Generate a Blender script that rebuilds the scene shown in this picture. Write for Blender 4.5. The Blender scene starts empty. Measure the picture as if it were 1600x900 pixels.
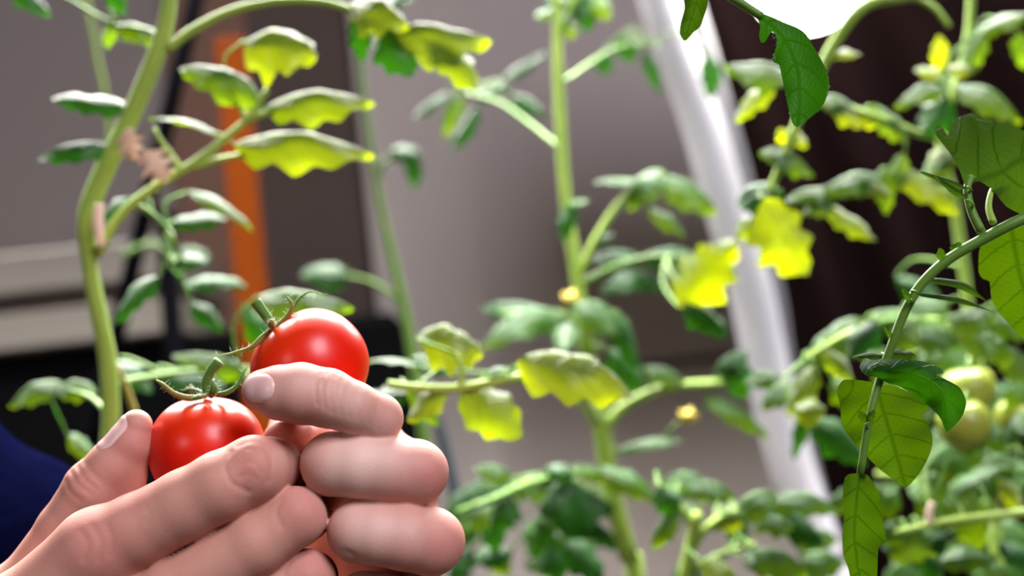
import bpy, math, random
import numpy as np
from mathutils import Vector, Matrix
from mathutils.geometry import delaunay_2d_cdt
random.seed(7)
R = math.radians
scene = bpy.context.scene
col = scene.collection

# ------------------------------------------------------------------ camera
F_MM, SENS = 50.0, 36.0
FPX = 1600 * F_MM / SENS
FOCUS = 0.375
cam_d = bpy.data.cameras.new('camera')
cam_d.lens = F_MM
cam_d.sensor_width = SENS
cam_d.clip_start = 0.01
cam_d.dof.use_dof = True
cam_d.dof.focus_distance = FOCUS - 0.004
cam_d.dof.aperture_fstop = 7.6
cam = bpy.data.objects.new('camera', cam_d)
col.objects.link(cam)
CAMM = (Matrix.Translation((0, 0, 1.2)) @ Matrix.Rotation(R(90 + 9), 4, 'X') @ Matrix.Rotation(R(-6.5), 4, 'Z'))
cam.matrix_world = CAMM
scene.camera = cam


def P(px, py, d):
    """photo pixel + distance along the optical axis (m) -> world point"""
    return CAMM @ Vector(((px - 800) / FPX * d, -(py - 450) / FPX * d, -d))


UP = Vector((0, 0, 1))
TOCAM = (CAMM.to_3x3() @ Vector((0, 0, 1))).normalized()

# ------------------------------------------------------------------ world, lights, exposure
w = bpy.data.worlds.new('room_dark')
scene.world = w
w.use_nodes = True
w.node_tree.nodes['Background'].inputs[0].default_value = (0.60, 0.58, 0.62, 1)
w.node_tree.nodes['Background'].inputs[1].default_value = 0.025


def area(name, loc, target, size, size_y, power, color):
    l = bpy.data.lights.new(name, 'AREA')
    l.shape = 'RECTANGLE'
    l.size, l.size_y = size, size_y
    l.energy = power
    l.color = color
    o = bpy.data.objects.new(name, l)
    col.objects.link(o)
    loc = Vector(loc)
    o.location = loc
    o.rotation_euler = (Vector(target) - loc).to_track_quat('-Z', 'Y').to_euler()
    return o


HANDS = P(430, 680, 0.38)
# unseen grow light panel, set above and behind the plants to light their leaf tops
area('grow_panel_light', (0.0, 1.46, 2.00), (0.0, 0.50, 1.36), 1.6, 0.34, 48, (1.0, 0.97, 0.92)).data.spread = R(125)
# added unseen strip light straight above the plants, to whiten the leaf tops
area('overhead_fill_light', (0.02, 0.86, 2.0), (0.02, 0.84, 1.0), 1.5, 0.10, 30, (1.0, 0.97, 0.92)).data.spread = R(88)
area('near_overhead_fill_light', (-0.02, 0.63, 1.62), (-0.02, 0.64, 1.0), 1.1, 0.05, 10, (1.0, 0.96, 0.92)).data.spread = R(84)  # lower added strip, brightens the leaf tops more than the hands
# unseen room light inferred from the tomato highlights, right of the photographer
area('room_key_light', HANDS + (CAMM.to_3x3() @ Vector((0.66, 1.10, 0.98))), HANDS, 0.62, 0.80, 32, (0.93, 0.89, 1.0))
# second room light behind the photographer
area('room_back_light', HANDS + (CAMM.to_3x3() @ Vector((-0.66, 0.33, 0.85))), HANDS, 0.15, 0.15, 1.5, (1.0, 0.94, 0.90))

scene.view_settings.view_transform = 'Standard'
scene.view_settings.look = 'None'
scene.view_settings.exposure = 0.0
scene.view_settings.gamma = 1.0
scene.view_settings.use_curve_mapping = False


# ------------------------------------------------------------------ helpers
def new_mat(name):
    m = bpy.data.materials.new(name)
    m.use_nodes = True
    return m, m.node_tree, m.node_tree.nodes['Principled BSDF']


def plain(name, rgb, rough=0.6, spec=0.4, noise=0.0, scale=20, bump=0.0, metal=0.0):
    m, nt, b = new_mat(name)
    b.inputs['Base Color'].default_value = (*rgb, 1)
    b.inputs['Roughness'].default_value = rough
    b.inputs['Specular IOR Level'].default_value = spec
    b.inputs['Metallic'].default_value = metal
    if noise or bump:
        tc = nt.nodes.new('ShaderNodeTexCoord')
        n = nt.nodes.new('ShaderNodeTexNoise')
        n.inputs['Scale'].default_value = scale
        n.inputs['Detail'].default_value = 5
        nt.links.new(tc.outputs['Object'], n.inputs['Vector'])
        if noise:
            mx = nt.nodes.new('ShaderNodeMixRGB')
            mx.inputs[1].default_value = (*[c * (1 - noise) for c in rgb], 1)
            mx.inputs[2].default_value = (*[min(1, c * (1 + noise)) for c in rgb], 1)
            nt.links.new(n.outputs[0], mx.inputs[0])
            nt.links.new(mx.outputs[0], b.inputs['Base Color'])
        if bump:
            bp = nt.nodes.new('ShaderNodeBump')
            bp.inputs['Strength'].default_value = bump
            bp.inputs['Distance'].default_value = 0.002
            nt.links.new(n.outputs[0], bp.inputs['Height'])
            nt.links.new(bp.outputs[0], b.inputs['Normal'])
    return m


ROOT = {}


def thing(name, label, cat, loc, group=None):
    o = bpy.data.objects.new(name, None)
    o.empty_display_size = 0.02
    col.objects.link(o)
    o.location = loc
    o['label'] = label
    o['category'] = cat
    if group:
        o['group'] = group
    ROOT[o.name] = Vector(loc)
    return o


def mesh(name, verts, faces, mat, parent=None, smooth=True, uv=None):
    off = ROOT.get(parent.name, Vector((0, 0, 0))) if parent else Vector((0, 0, 0))
    me = bpy.data.meshes.new(name)
    me.from_pydata([tuple(Vector(v) - off) for v in verts], [], faces)
    if smooth:
        me.polygons.foreach_set('use_smooth', [True] * len(me.polygons))
    if uv is not None:
        ul = me.uv_layers.new(name='UVMap')
        li = np.zeros(len(me.loops), dtype=np.int32)
        me.loops.foreach_get('vertex_index', li)
        ul.data.foreach_set('uv', np.asarray(uv, dtype=np.float32)[li].ravel())
    me.materials.append(mat)
    o = bpy.data.objects.new(name, me)
    col.objects.link(o)
    if parent:
        o.parent = parent
        ROOT[o.name] = off
    return o


def single(o, label, cat):
    o['label'] = label
    o['category'] = cat
    return o


def structure(o, label=None):
    o['kind'] = 'structure'
    if label:
        o['label'] = label
    return o


def spline(pts, n):
    """Catmull-Rom through tuples/Vectors of any dimension"""
    A = np.array([list(p) for p in pts], dtype=float)
    if len(A) == 2:
        t = np.linspace(0, 1, n)[:, None]
        return A[0] * (1 - t) + A[1] * t
    A = np.vstack([2 * A[0] - A[1], A, 2 * A[-1] - A[-2]])
    m = len(A) - 3
    out = []
    for k in range(n):
        s = k / (n - 1) * m
        i = min(int(s), m - 1)
        t = s - i
        a, b, c, d = A[i:i + 4]
        out.append(0.5 * (2 * b + (c - a) * t + (2 * a - 5 * b + 4 * c - d) * t * t + (3 * b - a - 3 * c + d) * t ** 3))
    return np.array(out)


def tube_geo(pts, radii, sides=10, n=None, cap=True, wob=0.0, rnd=None):
    n = n or max(8, 4 * len(pts))
    C = spline(pts, n)
    rr = np.interp(np.linspace(0, 1, n), np.linspace(0, 1, len(radii)), radii)
    T = np.gradient(C, axis=0)
    T /= np.linalg.norm(T, axis=1)[:, None] + 1e-12
    ref = np.array([0.31, 0.87, 0.37])
    u = ref - T[0] * T[0].dot(ref)
    u /= np.linalg.norm(u)
    V, Fc = [], []
    for i in range(n):
        u = u - T[i] * T[i].dot(u)
        u /= np.linalg.norm(u)
        v = np.cross(T[i], u)
        for k in range(sides):
            a = 2 * math.pi * k / sides
            r = rr[i] * (1 + (wob * math.sin(3 * a + i * 0.7) if wob else 0))
            V.append(C[i] + r * (math.cos(a) * u + math.sin(a) * v))
    for i in range(n - 1):
        for k in range(sides):
            k2 = (k + 1) % sides
            Fc.append((i * sides + k, i * sides + k2, (i + 1) * sides + k2, (i + 1) * sides + k))
    if cap:
        Fc.append(tuple(range(sides - 1, -1, -1)))
        Fc.append(tuple((n - 1) * sides + k for k in range(sides)))
    return V, Fc


LINES = {}


def top(o):
    while o.parent:
        o = o.parent
    return o.name


def tube(name, pts, radii, mat, parent, **k):
    V, Fc = tube_geo(pts, radii, **k)
    o = mesh(name, V, Fc, mat, parent)
    if parent is not None and name in ('stem', 'leaf_stalk', 'side_stalk'):
        LINES.setdefault(top(parent), []).append(spline(pts, 60))
    return o


def twig(parent, b, t, d):
    """short stalk that joins a leaflet to the nearest stem or stalk of its plant"""
    ls = LINES.get(top(parent))
    if not ls or parent.parent is None:
        return
    A = np.vstack(ls)
    q = np.linalg.norm(A - np.array(b), axis=1)
    i = int(q.argmin())
    if q[i] < 3.5 * d / FPX:
        return
    p0 = Vector(A[i])
    lead = (b - t).normalized() * min(q[i] * 0.35, 0.008)
    V, Fc = tube_geo([p0, (p0 + b) / 2 + lead * 0.8 + UP * q[i] * 0.06, b], [2.6 * d / FPX, 2.0 * d / FPX, 1.8 * d / FPX], sides=6, n=8)
    mesh('leaflet_stalk', V, Fc, M['stemd'], parent)


def box_geo(c, ax, ay, az):
    """c centre, ax/ay/az half vectors, small chamfer on all edges"""
    c, ax, ay, az = map(Vector, (c, ax, ay, az))
    b = 0.12 * min(ax.length, ay.length, az.length)
    V, Fc = [], []
    fx, fy, fz = 1 - b / ax.length, 1 - b / ay.length, 1 - b / az.length
    idx = {}
    for sx in (-1, 1):
        for sy in (-1, 1):
            for sz in (-1, 1):
                for k, (mx, my, mz) in enumerate(((1, fy, fz), (fx, 1, fz), (fx, fy, 1))):
                    idx[sx, sy, sz, k] = len(V)
                    V.append(c + ax * sx * mx + ay * sy * my + az * sz * mz)
    g = idx
    for s in (-1, 1):
        Fc.append([g[s, a, b_, 0] for a, b_ in ((-1, -1), (1, -1), (1, 1), (-1, 1))][::s])
        Fc.append([g[a, s, b_, 1] for a, b_ in ((-1, -1), (1, -1), (1, 1), (-1, 1))][::-s])
        Fc.append([g[a, b_, s, 2] for a, b_ in ((-1, -1), (1, -1), (1, 1), (-1, 1))][::s])
    for s in (-1, 1):
        for t in (-1, 1):
            Fc.append([g[s, t, -1, 0], g[s, t, 1, 0], g[s, t, 1, 1], g[s, t, -1, 1]])
            Fc.append([g[s, -1, t, 0], g[s, 1, t, 0], g[s, 1, t, 2], g[s, -1, t, 2]])
            Fc.append([g[-1, s, t, 1], g[1, s, t, 1], g[1, s, t, 2], g[-1, s, t, 2]])
    for sx in (-1, 1):
        for sy in (-1, 1):
            for sz in (-1, 1):
                Fc.append([g[sx, sy, sz, k] for k in range(3)])
    return V, Fc


def box(name, x0, x1, y0, y1, z0, z1, mat, parent=None):
    V, Fc = box_geo(((x0 + x1) / 2, (y0 + y1) / 2, (z0 + z1) / 2), ((x1 - x0) / 2, 0, 0), (0, (y1 - y0) / 2, 0), (0, 0, (z1 - z0) / 2))
    return mesh(name, V, Fc, mat, parent, smooth=False)


# ------------------------------------------------------------------ materials
M = {}
M['wall'] = plain('grey_wall_paint', (0.27, 0.233, 0.22), 0.85, 0.2, 0.06, 6)
M['trimlight'] = plain('pale_trim_paint', (0.52, 0.46, 0.425), 0.7, 0.3, 0.05, 8)
M['recess'] = plain('recess_shade_taupe', (0.10, 0.074, 0.062), 0.85, 0.2, 0.08, 6)  # dark tone standing for recess shade, also used in grooves
M['brownwall'] = plain('brown_panel', (0.22, 0.125, 0.09), 0.85, 0.2, 0.10, 8)
M['doorp'] = plain('light_grey_door_paint', (0.50, 0.435, 0.415), 0.85, 0.2, 0.05, 6)
M['dark'] = plain('dark_brown_curtain', (0.006, 0.0031, 0.0032), 0.95, 0.0, 0.2, 5)
M['floor'] = plain('dark_floor', (0.03, 0.026, 0.024), 0.8, 0.2, 0.2, 6)
M['ledge'] = plain('cream_bench_paint', (0.25, 0.225, 0.195), 0.6, 0.3, 0.05, 9)
M['void'] = plain('black_bench_front', (0.004, 0.004, 0.0045), 0.95, 0.0)
M['orange'] = plain('orange_painted_board', (0.12, 0.022, 0.0008), 0.75, 0.04, 0.15, 14)
M['black'] = plain('black_metal', (0.003, 0.003, 0.004), 0.8, 0.0)
M['slate'] = plain('dark_slate_stake', (0.035, 0.045, 0.06), 0.6, 0.3, 0.2, 30)
M['white'] = plain('white_plastic', (0.60, 0.585, 0.64), 0.35, 0.5, 0.04, 14)
M['whitegrey'] = plain('greyish_plastic', (0.17, 0.165, 0.18), 0.4, 0.5, 0.06, 14)
M['soil'] = plain('potting_soil', (0.03, 0.02, 0.014), 0.95, 0.1, 0.4, 60, 0.6)
M['wood'] = plain('dark_planter_wood', (0.10, 0.06, 0.035), 0.8, 0.2, 0.25, 20)
M['navy'] = plain('navy_knit', (0.0015, 0.002, 0.012), 0.95, 0.0, 0.3, 120, 0.4)
M['tie'] = plain('beige_plant_tie', (0.62, 0.47, 0.36), 0.8, 0.2, 0.1, 40)
M['dry'] = plain('dried_leaf', (0.50, 0.37, 0.26), 0.8, 0.2, 0.25, 60)
M['flower'] = plain('yellow_petal', (0.42, 0.34, 0.06), 0.6, 0.2, 0.1, 60)
M['socket'] = plain('lamp_socket_white', (0.7, 0.7, 0.7), 0.4, 0.4)


def leaf_mat(name, base, trans, fac, sheen=0.25, spec=0.35, rough=0.42, vein=0.35):
    m, nt, b = new_mat(name)
    N, L = nt.nodes, nt.links
    out = N['Material Output']

    def math_(op, a, b_=None, c=None, clamp=False):
        n = N.new('ShaderNodeMath')
        n.operation = op
        n.use_clamp = clamp
        for i, v in enumerate((a, b_, c)):
            if v is None:
                continue
            if isinstance(v, (int, float)):
                n.inputs[i].default_value = v
            else:
                L.new(v, n.inputs[i])
        return n.outputs[0]
    uvn = N.new('ShaderNodeUVMap')
    sp = N.new('ShaderNodeSeparateXYZ')
    L.new(uvn.outputs[0], sp.inputs[0])
    au = math_('ABSOLUTE', math_('MULTIPLY', math_('SUBTRACT', sp.outputs[0], 0.5), 2.0))
    mid = math_('SUBTRACT', 1.0, math_('MULTIPLY', au, 13.0), clamp=True)
    f = math_('FRACT', math_('MULTIPLY', math_('SUBTRACT', sp.outputs[1], math_('MULTIPLY', math_('POWER', au, 1.3), 0.24)), 5.0))
    lat = math_('SUBTRACT', 1.0, math_('MULTIPLY', math_('ABSOLUTE', math_('SUBTRACT', f, 0.5)), 13.0), clamp=True)
    f2 = math_('FRACT', math_('MULTIPLY', math_('ADD', sp.outputs[1], math_('MULTIPLY', au, 0.35)), 17.0))
    lat2 = math_('MULTIPLY', math_('SUBTRACT', 1.0, math_('MULTIPLY', math_('ABSOLUTE', math_('SUBTRACT', f2, 0.5)), 7.0), clamp=True), 0.30)
    vm = math_('MAXIMUM', math_('MAXIMUM', mid, lat), lat2)
    tc = N.new('ShaderNodeTexCoord')
    nz = N.new('ShaderNodeTexNoise')
    nz.inputs['Scale'].default_value = 90
    nz.inputs['Detail'].default_value = 4
    L.new(tc.outputs['Object'], nz.inputs['Vector'])
    oi = N.new('ShaderNodeObjectInfo')
    var = math_('ADD', math_('MULTIPLY', oi.outputs['Random'], 0.55), math_('MULTIPLY', nz.outputs[0], 0.5), clamp=True)

    def ramp(lo, hi):
        mx = N.new('ShaderNodeMixRGB')
        mx.inputs[1].default_value = (*lo, 1)
        mx.inputs[2].default_value = (*hi, 1)
        L.new(var, mx.inputs[0])
        mv = N.new('ShaderNodeMixRGB')
        L.new(math_('MULTIPLY', vm, vein), mv.inputs[0])
        L.new(mx.outputs[0], mv.inputs[1])
        mv.inputs[2].default_value = (lo[0] * 0.35, lo[1] * 0.45, lo[2] * 0.4, 1)
        return mv.outputs[0]
    c1 = ramp([c * 0.75 for c in base], [c * 1.3 for c in base])
    c2 = ramp([trans[0] * 0.66, trans[1] * 0.85, trans[2]], [trans[0] * 1.15, trans[1] * 1.08, trans[2]])
    L.new(c1, b.inputs['Base Color'])
    b.inputs['Roughness'].default_value = rough
    b.inputs['Specular IOR Level'].default_value = spec
    b.inputs['Sheen Weight'].default_value = sheen
    b.inputs['Sheen Roughness'].default_value = 0.35
    bp = N.new('ShaderNodeBump')
    bp.inputs['Strength'].default_value = 0.5
    bp.inputs['Distance'].default_value = 0.0008
    L.new(math_('SUBTRACT', math_('MULTIPLY', nz.outputs[0], 0.8), vm), bp.inputs['Height'])
    L.new(bp.outputs[0], b.inputs['Normal'])
    tr = N.new('ShaderNodeBsdfTranslucent')
    L.new(c2, tr.inputs['Color'])
    mx = N.new('ShaderNodeMixShader')
    mx.inputs[0].default_value = fac
    L.new(b.outputs[0], mx.inputs[1])
    L.new(tr.outputs[0], mx.inputs[2])
    L.new(mx.outputs[0], out.inputs['Surface'])
    return m


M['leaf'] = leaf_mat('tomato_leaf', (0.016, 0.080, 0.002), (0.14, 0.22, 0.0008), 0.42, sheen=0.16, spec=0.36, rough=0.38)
M['leafy'] = leaf_mat('backlit_yellow_leaf', (0.070, 0.13, 0.006), (0.28, 0.33, 0.0006), 0.55, sheen=0.8, spec=0.45, rough=0.38)  # backlit glow deepened by a yellower leaf colour
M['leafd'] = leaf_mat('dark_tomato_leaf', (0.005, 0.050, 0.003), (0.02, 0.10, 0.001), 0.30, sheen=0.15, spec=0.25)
M['leaff'] = leaf_mat('foreground_leaf', (0.012, 0.046, 0.001), (0.042, 0.086, 0.0002), 0.5, sheen=0.0, vein=0.6, spec=0.10, rough=0.6)
M['leaffd'] = leaf_mat('foreground_dark_leaf', (0.007, 0.048, 0.001), (0.018, 0.085, 0.0002), 0.45, sheen=0.0, vein=0.25, spec=0.14, rough=0.5)


def stem_mat(name, a, b_, trans):
    m, nt, b = new_mat(name)
    N, L = nt.nodes, nt.links
    tc = N.new('ShaderNodeTexCoord')
    n = N.new('ShaderNodeTexNoise')
    n.inputs['Scale'].default_value = 45
    L.new(tc.outputs['Object'], n.inputs['Vector'])
    mx = N.new('ShaderNodeMixRGB')
    mx.inputs[1].default_value = (*a, 1)
    mx.inputs[2].default_value = (*b_, 1)
    L.new(n.outputs[0], mx.inputs[0])
    L.new(mx.outputs[0], b.inputs['Base Color'])
    b.inputs['Roughness'].default_value = 0.5
    b.inputs['Sheen Weight'].default_value = 0.08
    b.inputs['Specular IOR Level'].default_value = 0.25
    b.inputs['Subsurface Weight'].default_value = 0.25
    b.inputs['Subsurface Radius'].default_value = (0.5, 1.0, 0.2)
    b.inputs['Subsurface Scale'].default_value = 0.003
    return m


M['stem'] = stem_mat('tomato_stem', (0.15, 0.26, 0.025), (0.26, 0.36, 0.06), 0)
M['stemd'] = stem_mat('leaf_stalk_green', (0.045, 0.13, 0.006), (0.10, 0.19, 0.015), 0)
M['calyx'] = stem_mat('calyx_green', (0.03, 0.11, 0.008), (0.10, 0.19, 0.025), 0)
M['calyxb'] = stem_mat('calyx_brown', (0.16, 0.10, 0.012), (0.22, 0.20, 0.03), 0)


def lamp_mat():
    m, nt, b = new_mat('lamp_globe_glow')
    b.inputs['Base Color'].default_value = (1, 1, 1, 1)
    b.inputs['Emission Color'].default_value = (1.0, 0.97, 0.86, 1)
    b.inputs['Emission Strength'].default_value = 24.0
    return m


M['lamp'] = lamp_mat()


def tomato_mat(name, red, shoulder, spec=0.42):
    m, nt, b = new_mat(name)
    N, L = nt.nodes, nt.links
    tc = N.new('ShaderNodeTexCoord')
    n = N.new('ShaderNodeTexNoise')
    n.inputs['Scale'].default_value = 60
    n.inputs['Detail'].default_value = 3
    L.new(tc.outputs['Object'], n.inputs['Vector'])
    sp = N.new('ShaderNodeUVMap')
    sx = N.new('ShaderNodeSeparateXYZ')
    L.new(sp.outputs[0], sx.inputs[0])
    rmp = N.new('ShaderNodeMapRange')
    rmp.inputs[1].default_value = 0.98
    rmp.inputs[2].default_value = 0.55
    L.new(sx.outputs[1], rmp.inputs[0])
    mx = N.new('ShaderNodeMixRGB')
    mx.inputs[1].default_value = (*shoulder, 1)
    mx.inputs[2].default_value = (*red, 1)
    L.new(rmp.outputs[0], mx.inputs[0])
    L.new(mx.outputs[0], b.inputs['Base Color'])
    b.inputs['Roughness'].default_value = 0.34
    b.inputs['Specular IOR Level'].default_value = spec
    b.inputs['Subsurface Weight'].default_value = 0.25
    b.inputs['Subsurface Radius'].default_value = (1.0, 0.12, 0.04)
    b.inputs['Subsurface Scale'].default_value = 0.004
    bp = N.new('ShaderNodeBump')
    bp.inputs['Strength'].default_value = 0.03
    bp.inputs['Distance'].default_value = 0.001
    L.new(n.outputs[0], bp.inputs['Height'])
    L.new(bp.outputs[0], b.inputs['Normal'])
    return m


M['tomato'] = tomato_mat('ripe_tomato_skin', (0.66, 0.010, 0.001), (0.68, 0.045, 0.002))
M['green_tomato'] = tomato_mat('green_tomato_skin', (0.24, 0.27, 0.035), (0.14, 0.22, 0.03))


def skin_mat():
    m, nt, b = new_mat('skin')
    N, L = nt.nodes, nt.links
    tc = N.new('ShaderNodeTexCoord')
    at = N.new('ShaderNodeAttribute')
    at.attribute_name = 'flush_shade'
    n = N.new('ShaderNodeTexNoise')
    n.inputs['Scale'].default_value = 70
    n.inputs['Detail'].default_value = 6
    n.inputs['Roughness'].default_value = 0.6
    L.new(tc.outputs['Object'], n.inputs['Vector'])
    mx = N.new('ShaderNodeMixRGB')
    mx.inputs[1].default_value = (0.48, 0.215, 0.160, 1)
    mx.inputs[2].default_value = (0.61, 0.31, 0.235, 1)
    L.new(n.outputs[0], mx.inputs[0])
    fl = N.new('ShaderNodeMixRGB')
    fl.inputs[2].default_value = (0.50, 0.155, 0.13, 1)
    L.new(at.outputs['Fac'], fl.inputs[0])
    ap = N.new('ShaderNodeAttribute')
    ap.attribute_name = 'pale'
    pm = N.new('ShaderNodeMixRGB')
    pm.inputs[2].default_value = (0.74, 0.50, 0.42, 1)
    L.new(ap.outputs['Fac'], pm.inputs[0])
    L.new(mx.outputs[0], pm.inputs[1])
    L.new(pm.outputs[0], fl.inputs[1])
    L.new(fl.outputs[0], b.inputs['Base Color'])
    b.inputs['Roughness'].default_value = 0.6
    b.inputs['Specular IOR Level'].default_value = 0.40
    b.inputs['Subsurface Weight'].default_value = 0.15
    b.inputs['Subsurface Radius'].default_value = (1.0, 0.32, 0.18)
    b.inputs['Subsurface Scale'].default_value = 0.0018
    v = N.new('ShaderNodeTexVoronoi')
    v.inputs['Scale'].default_value = 2600
    L.new(tc.outputs['Object'], v.inputs['Vector'])
    n2 = N.new('ShaderNodeTexNoise')
    n2.inputs['Scale'].default_value = 1100
    n2.inputs['Detail'].default_value = 4
    L.new(tc.outputs['Object'], n2.inputs['Vector'])
    ad = N.new('ShaderNodeMath')
    L.new(v.outputs['Distance'], ad.inputs[0])
    L.new(n2.outputs[0], ad.inputs[1])
    bp = N.new('ShaderNodeBump')
    bp.inputs['Strength'].default_value = 0.09
    bp.inputs['Distance'].default_value = 0.0005
    L.new(ad.outputs[0], bp.inputs['Height'])
    L.new(bp.outputs[0], b.inputs['Normal'])
    return m


M['skin'] = skin_mat()
M['nail'] = plain('fingernail', (0.74, 0.46, 0.42), 0.34, 0.5, 0.05, 200)
M['hair'] = plain('fine_plant_hair', (0.7, 0.75, 0.6), 0.6, 0.3)

# ------------------------------------------------------------------ the setting
WY = 1.5


def on_wall(px, py, y=WY):
    o = CAMM.translation
    d = P(px, py, 1.0) - o
    t = (y - o.y) / d.y
    return o + d * t


structure(box('floor', -3, 3, -2.5, 2.6, 0.0, 0.02, M['floor']))
structure(box('wall_back', -1.8, 0.42, WY, WY + 0.06, 0.02, 2.6, M['wall']))
structure(box('wall_right', 0.15, 3.0, WY + 0.30, WY + 0.36, 0.02, 2.6, M['dark']))
# light door trim, flat strip coloured dark as the recess shadow and brown strip on the back wall
xa = on_wall(580, 350).x
xb = on_wall(752, 350).x
structure(box('trim_1', xa, xb, WY - 0.025, WY, 0.02, 2.6, M['trimlight']))
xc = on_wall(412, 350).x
structure(box('recess_shade', xc, xa, WY - 0.006, WY, 0.02, 2.6, M['recess']))
xd = on_wall(282, 350).x
structure(box('door_2', xd, xc, WY - 0.010, WY, 0.02, 2.6, M['brownwall']))
structure(box('door_3', xb, 0.42, WY - 0.012, WY, 0.02, 2.6, M['doorp']))
zg = on_wall(1050, 568).z
structure(box('door_groove', xb + 0.03, 0.42, WY - 0.016, WY - 0.012, zg - 0.004, zg + 0.004, M['recess']))  # groove across the door, drawn as a dark strip

# workbench at the left in front of the wall
wb = thing('workbench', 'cream moulded workbench edge with a black front at the far left', 'workbench', (on_wall(120, 500, 1.32).x, 1.32, 0.02))
zt = on_wall(60, 398, 1.30).z
z1 = on_wall(60, 462, 1.30).z
z2 = on_wall(60, 488, 1.30).z
z3 = on_wall(60, 545, 1.30).z
xr = on_wall(285, 480, 1.30).x
box('worktop', -1.4, xr, 1.28, 1.49, z1, zt, M['ledge'], wb)
box('groove', -1.4, xr - 0.005, 1.30, 1.48, z2, z1, M['recess'], wb)
box('apron', -1.4, xr, 1.29, 1.485, z3, z2, M['ledge'], wb)
box('front_panel', -1.4, xr + 0.20, 1.31, 1.48, 0.02, z3, M['void'], wb)

# orange board
a0 = P(360, 62, 1.15)
V, Fc = box_geo((a0.x, a0.y, (a0.z + 0.02) / 2), (0.0118, 0, 0), (0, 0.008, 0), (0, 0, (a0.z - 0.02) / 2))
single(mesh('orange_board', V, Fc, M['orange'], None, smooth=False), 'narrow upright orange painted board behind the left tomato plant', 'board')

# black stand: slanted leg and upright leg
bs = thing('black_stand', 'black metal stand with a slanted leg behind the left stem', 'stand', (P(265, 700, 1.0).x, P(265, 700, 1.0).y, 0.02))
g1 = P(192, 480, 0.98)
g0 = P(322, -70, 0.98)
gd = (g1 - g0).normalized()
tube('leg', [g0 - gd * 0.1, g1 + gd * ((g1.z - 0.02) / -gd.z)], [0.0060] * 2, M['black'], bs, sides=12)
h0, h1 = P(258, 330, 0.99), P(272, 560, 0.99)
hd = (h1 - h0).normalized()
tube('leg', [h0, h1 + hd * ((h1.z - 0.02) / -hd.z)], [0.0068] * 2, M['black'], bs, sides=12)
tube('crossbar', [P(228, 330, 0.985), P(262, 335, 0.99)], [0.004, 0.004], M['black'], bs)

# white bent pole with a greyer tube beside it
wp = thing('white_pole', 'bent white plastic pole with a grey side tube slanting right of centre', 'pole', (P(1420, 1300, 0.95).x, P(1420, 1300, 0.95).y, 0.02))


def to_floor(p, q):
    d = (q - p).normalized()
    return q + d * ((q.z - 0.02) / -d.z) if d.z < -0.05 else q


main = [(1008, -120), (1030, 0), (1090, 170), (1128, 300), (1172, 450), (1202, 590), (1238, 730), (1290, 880), (1345, 1010)]
tube('pole', [P(x, y, 0.95) for x, y in main] + [to_floor(P(1290, 880, .95), P(1345, 1010, .95))],
     [0.0135, 0.0135, 0.0140, 0.0145, 0.0150, 0.0150, 0.0150, 0.0145, 0.014, 0.014], M['white'], wp, sides=20, n=60, cap=True)
side = [(1035, -120), (1078, 0), (1128, 170), (1164, 300), (1206, 450), (1228, 590), (1262, 730), (1310, 880), (1365, 1010)]
tube('side_tube', [P(x, y, 0.97) for x, y in side] + [to_floor(P(1310, 880, .97), P(1365, 1010, .97))],
     [0.0080] * 10, M['whitegrey'], wp, sides=16, n=60)
for (x, y) in ((1060, 85), (1218, 655)):
    c = P(x, y, 0.957)
    dr = (P(x + 8, y + 22, 0.957) - c).normalized()
    tube('clip', [c - dr * 0.006, c + dr * 0.006], [0.0165, 0.0165], M['whitegrey'], wp, sides=20)

# dark curtain hung behind the pole
V, Fc = [], []
NR_, NC_ = 40, 60
for i in range(NR_ + 1):
    y = -260 + i / NR_ * 1500
    xl = np.interp(y, [p[1] for p in main], [p[0] for p in main]) + 14
    if y > 1010:
        xl += (y - 1010) * 0.40
    for j in range(NC_ + 1):
        t = j / NC_
        x = xl + t ** 1.15 * 1150
        dd = 1.06 + 0.05 * t + 0.012 * math.sin(t * 46 + 0.6 * math.sin(i * 0.2)) * min(1, t * 8)
        V.append(P(x, y, dd))
for i in range(NR_):
    for j in range(NC_):
        k = i * (NC_ + 1) + j
        Fc.append((k, k + 1, k + NC_ + 2, k + NC_ + 1))
cur = mesh('curtain', V, Fc, M['dark'])
sol = cur.modifiers.new('thickness', 'SOLIDIFY')
sol.thickness = 0.002
single(cur, 'dark brown curtain hanging behind the plants at the right', 'curtain')

# dark stake behind the second hand
k0, k1, k2, k3 = P(668, 600, 0.8), P(690, 680, 0.8), P(712, 780, 0.8), P(728, 900, 0.8)
single(tube('plant_stake', [k0, k1, k2, k3, P(745, 1050, 0.8), to_floor(P(728, 900, .8), P(745, 1050, .8))], [0.0032] * 6, M['slate'], None),
       'thin dark slate plant stake rising just right of the fists', 'stake')

# round lamp
lc = P(1258, -42, 0.95)
lamp = thing('globe_lamp', 'glowing white globe lamp at the top right', 'lamp', lc + Vector((0, 0, 0.062)))


def ball(name, c, r, mat, parent, sx=28, sy=18, top=0.0):
    V, Fc = [], []
    for j in range(sy + 1):
        t = math.pi * j / sy
        for i in range(sx):
            a = 2 * math.pi * i / sx
            V.append(Vector(c) + Vector((r * math.sin(t) * math.cos(a), r * math.sin(t) * math.sin(a), r * math.cos(t) * (1 + (top if t < 1.57 else 0)))))
    for j in range(sy):
        for i in range(sx):
            i2 = (i + 1) % sx
            Fc.append((j * sx + i, (j + 1) * sx + i, (j + 1) * sx + i2, j * sx + i2))
    return mesh(name, V, Fc, mat, parent)


ball('globe', lc, 0.0395, M['lamp'], lamp, top=0.15)
tube('socket', [lc + UP * 0.042, lc + UP * 0.10], [0.016, 0.019], M['socket'], lamp, sides=20)
tube('cord', [lc + UP * 0.10, lc + UP * 0.4, lc + UP * 0.9], [0.003] * 3, M['black'], lamp)

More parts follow.
